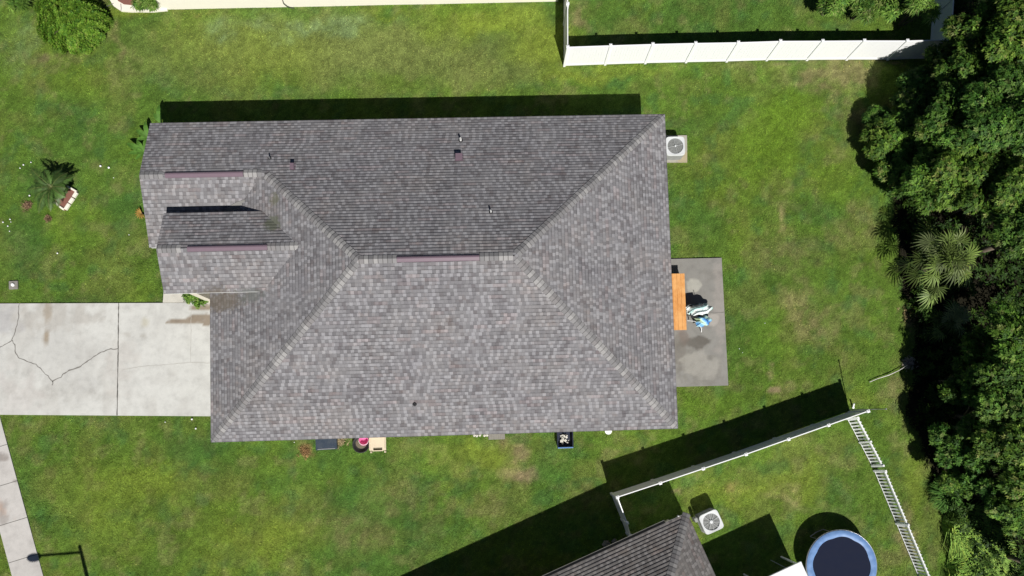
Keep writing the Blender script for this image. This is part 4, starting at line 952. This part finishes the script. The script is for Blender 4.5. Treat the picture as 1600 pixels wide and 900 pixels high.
# small white mushrooms
mp_ = MB(); mp_.lathe([(.05, .05), (.055, .06), (.045, .085), (.02, .10), (.003, .104)], n=14); mp_.lathe([(.016, -.02), (.014, .055)], n=8)
mp_o = mp_.build('mushroom', M['vinyl'], smooth=True)
ms = [(158, 260, 1.2), (171, 262.5, 1.25), (37.5, 258, .9), (32, 263, .7), (49, 254, .7), (178, 278, .5), (47, 306, .95), (90.5, 396, .9), (202, 367, .55), (16.5, 343, .8), (5.5, 347.5, .8), (13, 353.5, .8), (15.5, 361.5, .6), (17.5, 347, .5), (300.5, 655, 1.1), (306.5, 669.5, 1.0), (258.5, 659.5, .6), (460, 691, .5), (1155, 545, .5), (1160, 551, .4), (1195, 505, .45), (41, 324, .5)]
wl_ = ['topmost pair beside the west gable', 'x']
for i, (u, v, s) in enumerate(ms):
    o = mp_o if i == 0 else mp_o.copy()
    if i: C.objects.link(o)
    g = G(u, v); o.location = (g[0], g[1], 0); o.scale = (s*.85,)*3
    near = 'front lawn beyond the large house' if u < 250 and v < 450 else 'grass beside the driveway and garage corner' if u < 470 else 'back lawn right of the patio'
    tag(o, 'tiny white mushroom growing in the '+near, 'mushroom', 'white mushrooms in the '+near)

# ------------------------------------------------------------------ vegetation
def unit(v): return v/(np.linalg.norm(v, axis=-1, keepdims=True)+1e-9)
def rosettes(P, Nn, L, wd, k, tint, rg, spread=.75, droop=.25):
    """k pointed leaves round each point P with axis Nn; returns quads and colours"""
    n = len(P); t = unit(np.cross(Nn, rg.normal(size=(n, 3)))); b = np.cross(Nn, t)
    a_ = (np.arange(k)/k*2*math.pi)[None, :]+rg.uniform(0, 6.28, (n, 1))+rg.normal(0, .25, (n, k))
    d = t[:, None]*np.cos(a_)[..., None]+b[:, None]*np.sin(a_)[..., None]
    up = rg.uniform(1-spread-.3, 1-spread+.5, (n, k))[..., None]
    d = unit(d+Nn[:, None]*up); s = unit(np.cross(d, Nn[:, None])); ln = (L*rg.uniform(.65, 1.25, (n, k)))[..., None]
    base = P[:, None]+d*ln*.06; mid = P[:, None]+d*ln*.5; tip = P[:, None]+d*ln-np.array([0, 0, 1])*ln*droop
    w = ln*wd
    Q = np.stack([base, mid+s*w, tip, mid-s*w], 2).reshape(-1, 4, 3)
    c = np.repeat(tint, k, 0)*rg.uniform(.8, 1.2, (n*k, 1)); return Q, c
LEAFC = np.array([[.035, .085, .014], [.055, .125, .018], [.085, .165, .022], [.12, .20, .035], [.14, .18, .05]])
def crown_cloud(rg, Rr, sq, nl, per, L, wd, k, prob=(.22, .3, .26, .15, .07), gain=1.0):
    Ps = []; Ns = []; Ts = []; cen = []
    for i in range(nl):
        th = rg.uniform(0, 2*math.pi); rr_ = Rr*math.sqrt(rg.uniform(0, 1))*.80; zz = math.sqrt(max(0, 1-(rr_/Rr)**2))*Rr*sq*rg.uniform(.35, 1.0)
        c = np.array([rr_*math.cos(th), rr_*math.sin(th), zz]); lr_ = Rr*rg.uniform(.20, .36); cen.append((c, lr_))
        m = int(per*(lr_/(Rr*.28))**2); v = unit(rg.normal(size=(m, 3))); v[:, 2] = np.where(v[:, 2] < -.25, -v[:, 2]*.6, v[:, 2])
        v = unit(v); rad = lr_*rg.uniform(.35, 1.12, (m, 1))**.6; P = c+v*rad*np.array([1, 1, .75])+rg.normal(0, .06, (m, 3))
        Ps.append(P); Ns.append(unit(v+np.array([0, 0, .8])+rg.normal(0, .25, (m, 3))))
        tc = LEAFC[rg.choice(5, m, p=prob)]*rg.uniform(.75, 1.25)*rg.uniform(.7, 1.45, (m, 1))*gain; Ts.append(tc)
    P = np.concatenate(Ps); N_ = np.concatenate(Ns); T_ = np.concatenate(Ts)
    Q, c = rosettes(P, N_, L, wd, k, T_, rg); return Q, c, cen
def tree(name, label, u, v, zc, Rr, seed, sq=.8, nl=16, per=70, L=.24, wd=.17, k=8, cat='tree', group='broadleaf trees in the dense wood on the right', gain=1.0, trunk=.14, hue=(1, 1, 1)):
    rg = np.random.default_rng(seed); g = G(u, v, zc); t = thing(name, label, cat, (g[0], g[1], 0), 0, group)
    Q, c, cen = crown_cloud(rg, Rr, sq, nl, per, L, wd, k, gain=gain); c = c*np.array(hue); zb = zc-Rr*sq*.45; Q = Q+np.array([0, 0, zb]); Q[..., 2] = np.maximum(Q[..., 2], .05)
    quads_object('crown', Q, c, M['leaf'], t)
    tk = MB(); z0 = max(.6, zb*.55); tk.tube([(0, 0, -.1), (.08, .05, z0*.5), (.02, -.04, z0)], [trunk, trunk*.85, trunk*.7], 9)
    for cc_, lr_ in cen:
        e = cc_+np.array([0, 0, zb]); md = np.array([e[0]*.45, e[1]*.45, z0+(e[2]-z0)*.55]); tk.tube([(.02, -.04, z0-.1), md, e], [trunk*.5, trunk*.28, .015], 6)
        for j in range(3):
            v_ = unit(rg.normal(size=3)); v_[2] = abs(v_[2]); tk.tube([e-(e-md)*.3, e+v_*lr_*.8], [.02, .006], 4)
    tk.build('trunk', M['bark'], t, smooth=True); return t
TR = [  # ground pixel, crown centre height, crown radius
 ('low_tree', 'low leafy tree reaching furthest left over the lawn below the long white fence', 1360, 204, .7, 1.0, 12, 80, 1.0),
 ('low_tree', 'low bushy tree behind the one that reaches furthest left over the lawn', 1374, 232, 1.1, 1.45, 18, 85, 1.0),
 ('low_tree', 'low tree on the lawn edge above the dark pocket beside the fan palm', 1390, 284, 1.1, 1.3, 16, 85, 1.05),
 ('low_tree', 'low tree wedged between the two low ones bulging over the lawn', 1398, 250, 1.6, 1.4, 16, 85, 1.0),
 ('low_tree', 'low dark green tree in shade behind the tree reaching furthest left', 1402, 200, 1.7, 1.4, 16, 85, .95),
 ('low_tree', 'shaded low tree just under the right end of the long white fence', 1412, 165, 1.6, 1.4, 12, 80, .85),
 ('low_tree', 'small tree pressed against the shaded end of the long white fence', 1442, 122, 1.9, 1.25, 11, 85, 1.0),
 ('broadleaf_tree', 'middle sized tree in the heart of the upper wood facing the lawn', 1430, 232, 2.9, 2.0, 18, 85, 1.0),
 ('broadleaf_tree', 'light green tree directly above the fan palm', 1420, 305, 2.5, 1.6, 15, 85, 1.08),
 ('broadleaf_tree', 'tree filling the wood between the fence corner and the middle sized tree', 1455, 175, 3.3, 1.9, 16, 85, .95),
 ('broadleaf_tree', 'tall tree at the right edge level with the air conditioner by the large house', 1482, 240, 4.6, 2.5, 20, 85, .98),
 ('broadleaf_tree', 'tall tree rising behind the corner of the long white fence', 1495, 130, 4.8, 2.4, 18, 80, .98),
 ('broadleaf_tree', 'tree at the right edge immediately right of and above the fan palm', 1480, 335, 4.1, 2.1, 17, 80, .92),
 ('broadleaf_tree', 'tall tree in the upper right corner of the photo', 1500, 50, 5.0, 2.3, 17, 75, 1.0),
 ('broadleaf_tree', 'dark tree at the right edge level with the fan palm', 1512, 400, 4.3, 1.9, 14, 75, .85),
 ('broadleaf_tree', 'dense mid height tree behind the low tree that overhangs the lawn furthest', 1448, 225, 3.7, 2.1, 19, 85, 1.0),
 ('broadleaf_tree', 'mid height tree between the fan palm and the dense tree facing the lawn', 1443, 300, 3.3, 1.9, 17, 85, 1.0),
 ('broadleaf_tree', 'mid height tree right behind the small tree at the shaded fence end', 1468, 110, 3.6, 1.8, 16, 80, .98),
 ('broadleaf_tree', 'slim mid height tree beyond the thin low one in the dark pocket', 1480, 592, 3.0, 1.6, 12, 65, 1.0),
 ('broadleaf_tree', 'slim tree straight right of the free end of the diagonal fence', 1480, 652, 3.0, 1.6, 13, 70, 1.0),
 ('broadleaf_tree', 'mid height tree right behind the bushy low tree over the weedy clump', 1486, 735, 2.9, 1.5, 13, 70, 1.0),
 ('low_tree', 'small sparse tree at the lower rim of the black gap beneath the palm', 1486, 545, 2.6, 1.1, 8, 50, 1.05),
 ('low_tree', 'thin low tree in the dark pocket beside the end of the pale stick', 1460, 598, 2.2, 1.3, 8, 50, .95),
 ('broadleaf_tree', 'tree at the right edge below the black gap beneath the fan palm', 1503, 545, 4.0, 1.9, 13, 70, .95),
 ('broadleaf_tree', 'tree at the right edge level with the free end of the diagonal fence', 1495, 615, 4.2, 2.1, 15, 70, .95),
 ('low_tree', 'low tree nearest the lawn level with the gap in the picket fence', 1464, 692, 2.0, 1.45, 13, 80, 1.05),
 ('broadleaf_tree', 'wide tree at the right edge level with the gap in the picket fence', 1505, 695, 4.2, 2.3, 18, 80, 1.0),
 ('low_tree', 'bushy low tree just above the bright weedy clump', 1470, 742, 1.7, 1.15, 10, 70, 1.05),
 ('broadleaf_tree', 'tree at the right edge just above and beside the arching grass', 1522, 772, 3.8, 1.8, 15, 75, .95),
 ('broadleaf_tree', 'tree in the lower right corner of the photo behind the arching grass', 1562, 868, 3.4, 1.6, 12, 70, .9)]
LEAFC2 = LEAFC*.92
for i, (nm, lab, gu, gv, zc, rr_, nl, per, gn) in enumerate(TR):
    k_ = 1/(1-zc/H); g_ = G(gu, gv)
    # tree() takes the photo pixel of the crown centre, so project the ground point up
    P_ = ROT.T @ (np.array([g_[0], g_[1], zc])-np.array([0, 0, H])); u_, v_ = 800+F*P_[0]/-P_[2], CY-F*P_[1]/-P_[2]
    tree(nm, lab, u_, v_, zc, rr_, 400+i, sq=.75, nl=int(nl*1.25), per=int(per*2.0), gain=gn, hue=((1, 1, 1), (1.05, 1.0, .9), (.88, .98, .95), (1.02, 1.04, .9), (1.1, 1.0, .9))[(i*7+2) % 5], L=.135+.02*(i % 3), wd=.21, k=8, trunk=.05+.03*zc, group=None)
# beyond the right edge, outside the frame
for i, (x, y) in enumerate([(33, 17), (34, 9), (33.5, 1), (33, -6)]):
    rg = np.random.default_rng(300+i); t = thing('broadleaf_tree', 'tree deeper in the wood beyond the right edge', 'tree', (x, y, 0), 0, 'trees deeper in the wood')
    Q, c, cen = crown_cloud(rg, 2.8, .8, 12, 40, .3, .2, 6); quads_object('crown', Q+np.array([0, 0, 3.2]), c, M['leaf'], t); q = MB(); q.tube([(0, 0, -.1), (0, 0, 3.6)], [.2, .12], 8); q.build('trunk', M['bark'], t)
# understorey filling the wood floor, leaf colour darkened to stand in for deep shade
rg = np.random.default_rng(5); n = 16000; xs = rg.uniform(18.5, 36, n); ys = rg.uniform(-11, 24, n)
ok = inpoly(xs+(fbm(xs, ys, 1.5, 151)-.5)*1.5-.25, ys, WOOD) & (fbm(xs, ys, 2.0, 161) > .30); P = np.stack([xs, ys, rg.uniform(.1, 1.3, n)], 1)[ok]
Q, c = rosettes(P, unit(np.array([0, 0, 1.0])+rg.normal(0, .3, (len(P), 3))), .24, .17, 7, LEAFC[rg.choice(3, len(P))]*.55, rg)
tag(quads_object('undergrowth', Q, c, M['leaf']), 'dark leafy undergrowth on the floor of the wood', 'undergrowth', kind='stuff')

# fan palm
def fan_palm(name, label, u, v, zc, nf, petiole, fan, seed, sq=.5):
    rg = np.random.default_rng(seed); g = G(u, v, zc); t = thing(name, label, 'palm', (g[0], g[1], 0)); th = zc-.3
    q = MB(); q.tube([(0, 0, -.1), (.05, 0, th*.5), (0, 0, th)], [.22, .18, .2], 12); q.build('trunk', M['bark'], t, smooth=True)
    for i in range(nf):
        f = (i+.5)/nf; az = i*2.39996+rg.normal(0, .35); el = (1.35-1.45*f)+rg.normal(0, .22); pl_ = petiole*(.35+.75*f)*rg.uniform(.65, 1.15)
        d = np.array([math.cos(az)*math.cos(el), math.sin(az)*math.cos(el), math.sin(el)]); e = np.array([0, 0, th])+d*pl_+np.array([0, 0, -.18*f*pl_])
        outd = unit(np.array([d[0], d[1], d[2]*.5-.25])+rg.normal(0, .28, 3)); side = unit(np.cross(outd, unit(np.array([0, 0, 1.0])+rg.normal(0, .3, 3)))); nrm = np.cross(side, outd)
        ns = 15; Qs = []; cs = []
        tt = np.array([.110, .160, .035])*rg.uniform(.5, 1.5)
        if i in (31, 42): tt = np.array([.34, .25, .07])
        elif rg.random() < .3: tt = np.array([.17, .21, .085])
        for s in range(ns):
            a_ = (s/(ns-1)-.5)*2*math.radians(112); dd2 = outd*math.cos(a_)+side*math.sin(a_); ln = fan*(1-.28*abs(a_)/1.95)*rg.uniform(.88, 1.1)
            sd = unit(np.cross(dd2, nrm)); w = ln*.05; fd = nrm*.02*(1 if s % 2 else -1)
            m1 = e+dd2*ln*.55+fd+nrm*.05*math.cos(a_); tip = e+dd2*ln-np.array([0, 0, 1])*ln*rg.uniform(.12, .35)
            Qs.append([e-sd*.012, m1-sd*w, tip, m1+sd*w]); cs.append(tt*rg.uniform(.75, 1.3))
        pt = np.array([[0, 0, th-.05]]); sdp = unit(np.cross(e-pt[0], (0, 0, 1)))*.022
        Qs.append([pt[0]-sdp, e-sdp*.6, e+sdp*.6, pt[0]+sdp]); cs.append(np.array([.12, .17, .05]))
        fo = quads_object('frond', np.array(Qs), np.array(cs), M['palm'], t)
        if i in (31, 42): fo['label'] = 'yellowed dry palm frond'
fan_palm('fan_palm', 'large fan palm with silvery green fronds at the edge of the wood', 1480, 406, 2.7, 42, 1.5, .82, 11)
fan_palm('fan_palm', 'small fan palm in deep shade just below the large palm', 1490, 500, 1.2, 16, .8, .7, 12)
# tall grass clump lower right
def grass_clump(label, u, v, Rr, n, hgt, seed, lean=(-.2, 0), name='tall_grass', base=(.12, .19, .045), cat='grass clump', L=1.3, w=.018):
    rg = np.random.default_rng(seed); g = G(u, v); r = Rr*np.sqrt(rg.uniform(0, 1, n)); a_ = rg.uniform(0, 6.283, n)
    P0 = np.stack([r*np.cos(a_), r*np.sin(a_), np.zeros(n)], 1); out = unit(np.stack([np.cos(a_)+rg.normal(0, .5, n)+lean[0], np.sin(a_)+rg.normal(0, .5, n)+lean[1], np.zeros(n)], 1))
    ln = L*rg.uniform(.6, 1.2, n)[:, None]; h = hgt*rg.uniform(.6, 1.1, n)[:, None]; zz = np.array([0, 0, 1.0])
    P1_ = P0+out*ln*.3+zz*h; P2_ = P0+out*ln*.95+zz*h*.75; s = unit(np.cross(out, zz))*w
    c = np.array(base)*rg.uniform(.6, 1.5, (n, 1))*np.where(rg.random((n, 1)) < .12, np.array([[1.6, 1.25, 1.2]]), 1)
    Q = np.concatenate([np.stack([P0-s, P1_-s, P1_+s, P0+s], 1), np.stack([P1_-s, P2_-s*.3, P2_+s*.3, P1_+s], 1)]); o = quads_object(name, Q, np.concatenate([c, c]), M['grass'], loc=(g[0], g[1], 0)); return tag(o, label, cat)
grass_clump('large pale green clump of long arching grass left of the lower right trees', 1500, 822, 1.0, 6500, .6, 41, (2.2, -1.3), base=(.18, .30, .055), L=1.35, w=.018)
grass_clump('second long grass clump cut by the bottom edge in the right corner', 1502, 890, .9, 5200, .55, 42, (2.2, -.6), base=(.16, .28, .05), L=1.35, w=.018)
grass_clump('third grass clump reaching right towards the lower right trees', 1528, 856, .85, 4600, .55, 44, (2.0, -1.6), base=(.17, .28, .06), L=1.35, w=.018)
grass_clump('short bright weedy clump above the long arching grass', 1474, 772, .45, 900, .5, 43, (0, 0), base=(.07, .16, .03), L=.6)
# top shrubs with long leaves behind the fence
def shrub(name, label, u, v, zc, Rr, seed, L=.3, wd=.10, k=9, gain=1.2, per=45, nl=9, group=None, sq=.7, prob=(.1, .2, .3, .3, .1), cat='shrub', stems=True):
    rg = np.random.default_rng(seed); g = G(u, v, zc); t = thing(name, label, cat, (g[0], g[1], 0), 0, group)
    Q, c, cen = crown_cloud(rg, Rr, sq, nl, per, L, wd, k, prob, gain); zb = max(.1, zc-Rr*sq*.5); Q = Q+np.array([0, 0, zb]); Q[..., 2] = np.maximum(Q[..., 2], .02)
    quads_object('foliage', Q, c, M['leaf'], t); q = MB()
    for cc_, lr_ in cen: q.tube([(cc_[0]*.15, cc_[1]*.15, -.05), (cc_[0]*.5, cc_[1]*.5, zb*.6), cc_+np.array([0, 0, zb])], [.03, .02, .008], 5)
    q.build('stem', M['bark'], t); return t
gsh = 'leafy shrubs beyond the upper fence'
shrub('leafy_shrub', 'leftmost leafy shrub beyond the white fence at the top edge', 1302, 1, 1.2, .75, 51, group=gsh)
shrub('leafy_shrub', 'middle shrub with yellowish leaves beyond the white fence at the top edge', 1352, 5, 1.3, .95, 52, group=gsh, wd=.08)
shrub('leafy_shrub', 'shrub between the yellowish one and the fence corner at the top edge', 1395, -2, 1.3, .9, 53, group=gsh)
shrub('leafy_shrub', 'bright long leaved shrub touching the shaded upper fence corner', 1440, 6, 1.9, .95, 54, group=gsh, L=.34, wd=.07, gain=1.35)
shrub('round_bush', 'small tuft of leaves cut by the top edge in the left corner', 27, -2, .6, .55, 55, L=.3, wd=.06, k=8, per=30, nl=5)
shrub('flowering_bush', 'long low bush growing in the red mulch bed at the top edge', 235, -4, .7, .75, 56, L=.2, wd=.12, gain=1.1)
shrub('flowering_bush', 'small bush in the mulch bed right against the cream house wall', 220, 1, .4, .4, 57, L=.18, wd=.12, gain=1.1, per=30)
shrub('round_bush', 'small green bush growing on the pale entry walk beside the garage eave', 303, 465.5, .45, .46, 58, L=.12, wd=.3, k=6, gain=1.15, per=60, nl=8)
shrub('round_bush', 'tiny round seedling bush on the entry walk next to the larger one', 318, 470.5, .3, .16, 59, L=.07, wd=.3, k=6, gain=1.15, per=30, nl=5)
# big clipped bush, top left
def big_bush():
    rg = np.random.default_rng(77); g = G(104, 24, 1.0); t = thing('large_bush', 'big dense rounded bush in the upper left corner', 'bush', (g[0], g[1], 0)); Rr = 1.62
    n = 9000; v = unit(rg.normal(size=(n, 3))); v[:, 2] = np.abs(v[:, 2]); th = np.arctan2(v[:, 1], v[:, 0]); lump = 1+.05*np.sin(th*5+1)+.05*np.sin(th*9)
    row = .06*np.sin((v[:, 0]*.6-v[:, 1])*26+2.5*vnoise(v[:, 0], v[:, 1], .3, 3))
    P = v*np.array([Rr, Rr*.98, 1.75])*(lump+row+rg.uniform(-.12, .03, n))[:, None]+np.array([0, 0, .15])
    col = 1.35*LEAFC[rg.choice(5, n, p=(.1, .25, .35, .25, .05))]*(1.0+2.2*row[:, None]); Q, c = rosettes(P, unit(v+np.array([-.5, .2, .4])+rg.normal(0, .2, (n, 3))), .13, .17, 6, col*np.array([1.1, 1.08, .75]), rg, .55, .1)
    quads_object('foliage', Q, c, M['leaf'], t); q = MB(); 
    for k in range(7): a_ = k*.9; q.tube([(0, 0, -.1), (.5*math.cos(a_), .5*math.sin(a_), .9), (1.3*math.cos(a_), 1.3*math.sin(a_), 1.5)], [.05, .035, .012], 6)
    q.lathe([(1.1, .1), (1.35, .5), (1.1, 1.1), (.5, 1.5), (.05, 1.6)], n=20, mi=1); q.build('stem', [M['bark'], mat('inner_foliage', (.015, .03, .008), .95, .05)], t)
big_bush()
# feather palm in its bed
def feather_palm():
    rg = np.random.default_rng(61); g = G(101, 304); t = thing('small_palm', 'small feathery palm rising from the stone edged bed on the front lawn', 'palm', (g[0], g[1], 0)); th = 1.0
    q = MB(); q.tube([(0, 0, 0), (.03, .02, th*.5), (-.05, .05, th)], [.09, .075, .07], 10); q.build('trunk', M['bark'], t, smooth=True)
    for i in range(24):
        az = i*2.39996+rg.normal(0, .1); f = (i+1)/24; L = 1.05*rg.uniform(.8, 1.15); Qs = []; cs = []
        if math.cos(az-2.9) > .2: L *= 1.2
        if math.cos(az+.3) > .6: L *= .62
        d = np.array([math.cos(az), math.sin(az), 0]); tt = np.array([.06, .115, .025])*rg.uniform(.6, 1.6); pr = None
        def pos(s): return np.array([-.05, .05, th])+d*L*s+np.array([0, 0, (.75-.55*f)*L*s-(.95)*L*s*s*.7])
        for s in np.linspace(.12, 1, 22):
            p = pos(s); d2 = unit(pos(min(1, s)+.02)-p); sd = unit(np.cross(d2, (0, 0, 1)))
            for sg_ in (-1, 1):
                ll = .30*math.sin(math.pi*min(.97, s*.85+.12))*rg.uniform(.8, 1.2)+.03; tip = p+(sd*sg_*.85+d2*.6)*ll-np.array([0, 0, .09*ll*3]); w = d2*.03
                mid = (p+tip)/2+np.array([0, 0, .01]); Qs.append([p-w*.6, mid-w, tip, mid+w]); cs.append(tt*rg.uniform(.7, 1.3))
        for s in np.linspace(0, .92, 6):
            p, p2 = pos(s), pos(s+.16); sd = unit(np.cross(p2-p, (0, 0, 1)))*.012; Qs.append([p-sd, p2-sd, p2+sd, p+sd]); cs.append(np.array([.13, .15, .05]))
        quads_object('frond', np.array(Qs), np.array(cs), M['palm'], t)
feather_palm()
# bed edging stones and mulch
BED = [(104, 292), (121.5, 300), (113, 315), (102, 329.5), (86, 316), (93, 300)]
q = MB(); q.prism(Gp(BED), -.05, .05); tag(q.build('mulch_patch', M['mulch']), 'red mulch patch at the foot of the small palm', 'mulch', kind='stuff')
es = [((104, 291), (112, 295)), ((112, 295), (121, 300)), ((121, 301), (116, 309)), ((115.5, 310), (110, 318)), ((109.5, 319), (103, 328)), ((101, 328), (94, 323)), ((93, 322), (86, 316))]
elab = ['edging stone under the shadow at the top of the palm bed', 'edging stone at the top right side of the palm bed', 'upper edging stone on the right side of the palm bed', 'middle edging stone on the right side of the palm bed', 'lower edging stone on the right side, reaching the bottom corner of the palm bed', 'edging stone on the lower left side next to the bottom corner of the palm bed', 'leftmost edging stone of the palm bed, partly under fronds']
for k, ((ua, va), (ub, vb)) in enumerate(es):
    a_, b_ = np.array(G(ua, va)[:2]), np.array(G(ub, vb)[:2]); d = b_-a_; q = MB(); q.box((0, 0, .05), (np.linalg.norm(d)*.97, .15 if 1 < k < 5 else .10, .15))
    tag(q.build('edging_stone', M['cream'], loc=((a_+b_)[0]/2, (a_+b_)[1]/2, 0), rz=rotz2(d)+random.uniform(-.04, .04), bevel=.02), elab[k], 'edging stone', 'edging stones of the palm bed')
# broad-leaved plants at the north west corner of the house
def broad_plant(label, u, v, zc, leaves, seed, col=(.085, .19, .03), name='broadleaf_plant', h=1.0):
    rg = np.random.default_rng(seed); g = G(u, v, 0); t = thing(name, label, 'plant', (g[0], g[1], 0))
    for (az, L, w, el) in leaves:
        d = np.array([math.cos(az), math.sin(az), 0]); s = np.array([-d[1], d[0], 0]); Qs = []; cs = []; n = 7; pv = None
        for j in range(n+1):
            f = j/n; c = np.array([0, 0, h*.35])+d*L*f+np.array([0, 0, L*(el*f-.75*f*f*el)]); ww = w*math.sin(math.pi*min(.985, f*.9+.07)); cur = (c-s*ww+np.array([0, 0, .12*ww]), c, c+s*ww+np.array([0, 0, .12*ww]))
            if pv: tt = np.array(col)*rg.uniform(.85, 1.2); Qs += [[pv[0], cur[0], cur[1], pv[1]], [pv[1], cur[1], cur[2], pv[2]]]; cs += [tt, tt*.9]
            pv = cur
        quads_object('leaf', np.array(Qs), np.array(cs), M['leaf'], t)
    q = MB(); q.tube([(0, 0, -.05), (0, 0, h*.4)], [.05, .03], 8); q.build('stem', M['bark'], t)
broad_plant('broad leaved plant by the gable wall, the lower and larger of two', 231, 242, .6, [(2.7, .95, .16, .8), (3.3, .8, .12, .7), (2.1, .7, .13, .9), (3.9, .6, .10, .5), (1.2, .6, .12, .9), (2.9, .5, .1, 1.3)], 71, h=.9)
broad_plant('broad leaved plant by the gable wall, the upper one nearer the corner', 238, 220, .6, [(2.6, .7, .14, .9), (3.4, .6, .11, .8), (1.7, .8, .12, 1.0), (4.2, .5, .1, .7)], 72, h=1.0)
broad_plant('tall leaved plant at the very corner of the house beside the roof shadow', 258, 198, .6, [(1.6, .9, .13, 1.1), (2.2, .6, .12, 1.0)], 73, h=1.1)
broad_plant('small orange and yellow spiky plant against the gable wall', 223, 334.5, .3, [(2.0+k*.42, .34, .04, .8) for k in range(9)], 74, col=(.33, .20, .05), name='spiky_plant', h=.3)
# dry debris in the lawn
def debris(label, u, v, r, seed, col=(.20, .13, .08), n=90):
    rg = np.random.default_rng(seed); g = G(u, v); P = np.stack([rg.normal(0, r*.5, n), rg.normal(0, r*.5, n), rg.uniform(.01, .07, n)], 1)
    Q, c = rosettes(P, unit(np.array([0, 0, 1.0])+rg.normal(0, .5, (n, 3))), .10, .16, 4, np.array(col)*rg.uniform(.5, 1.7, (n, 1)), rg); tag(quads_object('dry_clump', Q, c, M['leafbrown'], loc=(g[0], g[1], 0)), label, 'dry clump', 'clumps of dry leaves on the lawn')
debris('brown dry clump left of and below the small palm', 43, 322, .24, 81); debris('faint reddish dry clump below the small palm', 76, 341.5, .14, 82, n=50)
debris('rusty dry clump in the grass left of the dark blue box', 477, 706, .26, 83, (.28, .17, .08)); debris('pale dry clump at the wood edge where the thin stick ends', 1420, 568, .32, 84, (.32, .28, .24), 120)
debris('dry brown clump between the dark blue box and the black tub', 533, 690, .28, 85, (.32, .26, .15), 110)
debris('dry tan clump at the wood edge below the large fan palm', 1425, 492, .55, 86, (.25, .19, .10), 200)
# long pale stick near the wood
q = MB(); P = [G(u, v) for u, v in [(1357, 597), (1370, 592), (1388, 586), (1402, 579), (1415, 571)]]
q.tube([(p[0]+random.uniform(-.03, .03), p[1], .05+.02*i) for i, p in enumerate(P)], [.022, .02, .03, .02, .016], 6)
tag(q.build('pale_stick', M['stone']), 'long thin pale stick lying in the grass pointing into the wood', 'stick')

# ------------------------------------------------------------------ lawn blades
def grass_field():
    rg = np.random.default_rng(99); n = 560000; x = rg.uniform(-30, 26.5, n); y = rg.uniform(-11.5, 24, n)
    lx, ly = to_local(x, y); bad = ((lx > -W+.5) & (lx < -.5) & (ly > .5) & (ly < D-.5)) | ((lx > -25.0) & (lx < -1) & (ly > UY0+.5) & (ly < D-.5)) | ((lx > -25.27) & (lx < -22.2) & (ly > 6.3) & (ly < 9.9))
    def shrink(P, d=.06): c = np.mean(P, 0); return [tuple(np.array(p)+(c-np.array(p))/np.linalg.norm(c-np.array(p))*d) for p in P]
    jx, jy = x+rg.normal(0, .035, n)+(vnoise(x, y, .3, 301)-.5)*.06, y+rg.normal(0, .035, n)+(vnoise(x, y, .3, 302)-.5)*.06
    for P in (DRV, PATIO, swp, a1p, Gp(EDGE), Gp(BED), [(b0[0]-.05, b0[1]), (b1[0], b1[1]), (b1[0], b1[1]+12), (b0[0], b0[1]+12)]): bad |= inpoly(jx, jy, shrink(P))
    bad |= inpoly(x+(fbm(x, y, 1.2, 81)-.5)*1.2-.2, y+(fbm(x, y, 1.2, 91)-.5)*1.2, WOOD)
    dx, dy = x-N2[0], y-N2[1]; ux = dx*E2X[0]+dy*E2X[1]; uy = dx*E2Y[0]+dy*E2Y[1]; bad |= (ux < -.5) & (uy < -.5)
    x, y = x[~bad], y[~bad]; n = len(x); col = lawn_color(x, y)
    # thin where the soil is bare
    bare = (col[:, 0] > col[:, 1]*1.02) & (rg.random(n) < .75); x, y, col = x[~bare], y[~bare], col[~bare]; n = len(x)
    a_ = rg.uniform(0, 6.283, n); t = rg.uniform(.25, 1.25, n); L = rg.uniform(.035, .095, n)*(.75+.6*fbm(x, y, .9, 171, 2)); d = np.stack([np.cos(a_)*np.sin(t), np.sin(a_)*np.sin(t), np.cos(t)], 1)
    s = np.stack([-np.sin(a_), np.cos(a_), np.zeros(n)], 1)*(rg.uniform(.006, .014, n))[:, None]
    P = np.stack([x, y, np.full(n, -.025)], 1)
    Q = np.stack([P-s, P+s, P+d*L[:, None]], 1); k = rg.uniform(.5, 1.65, (n, 1)); col = col*k*np.array([1.18, 1.15, 1.15])
    ye = rg.random(n) < .05; col[ye] = col[ye]*np.array([1.8, 1.45, 1.5]); 
    tag(quads_object('grass', Q, col, M['grass'], nper=3), 'mown green lawn grass around the houses', 'grass', kind='stuff')
grass_field()
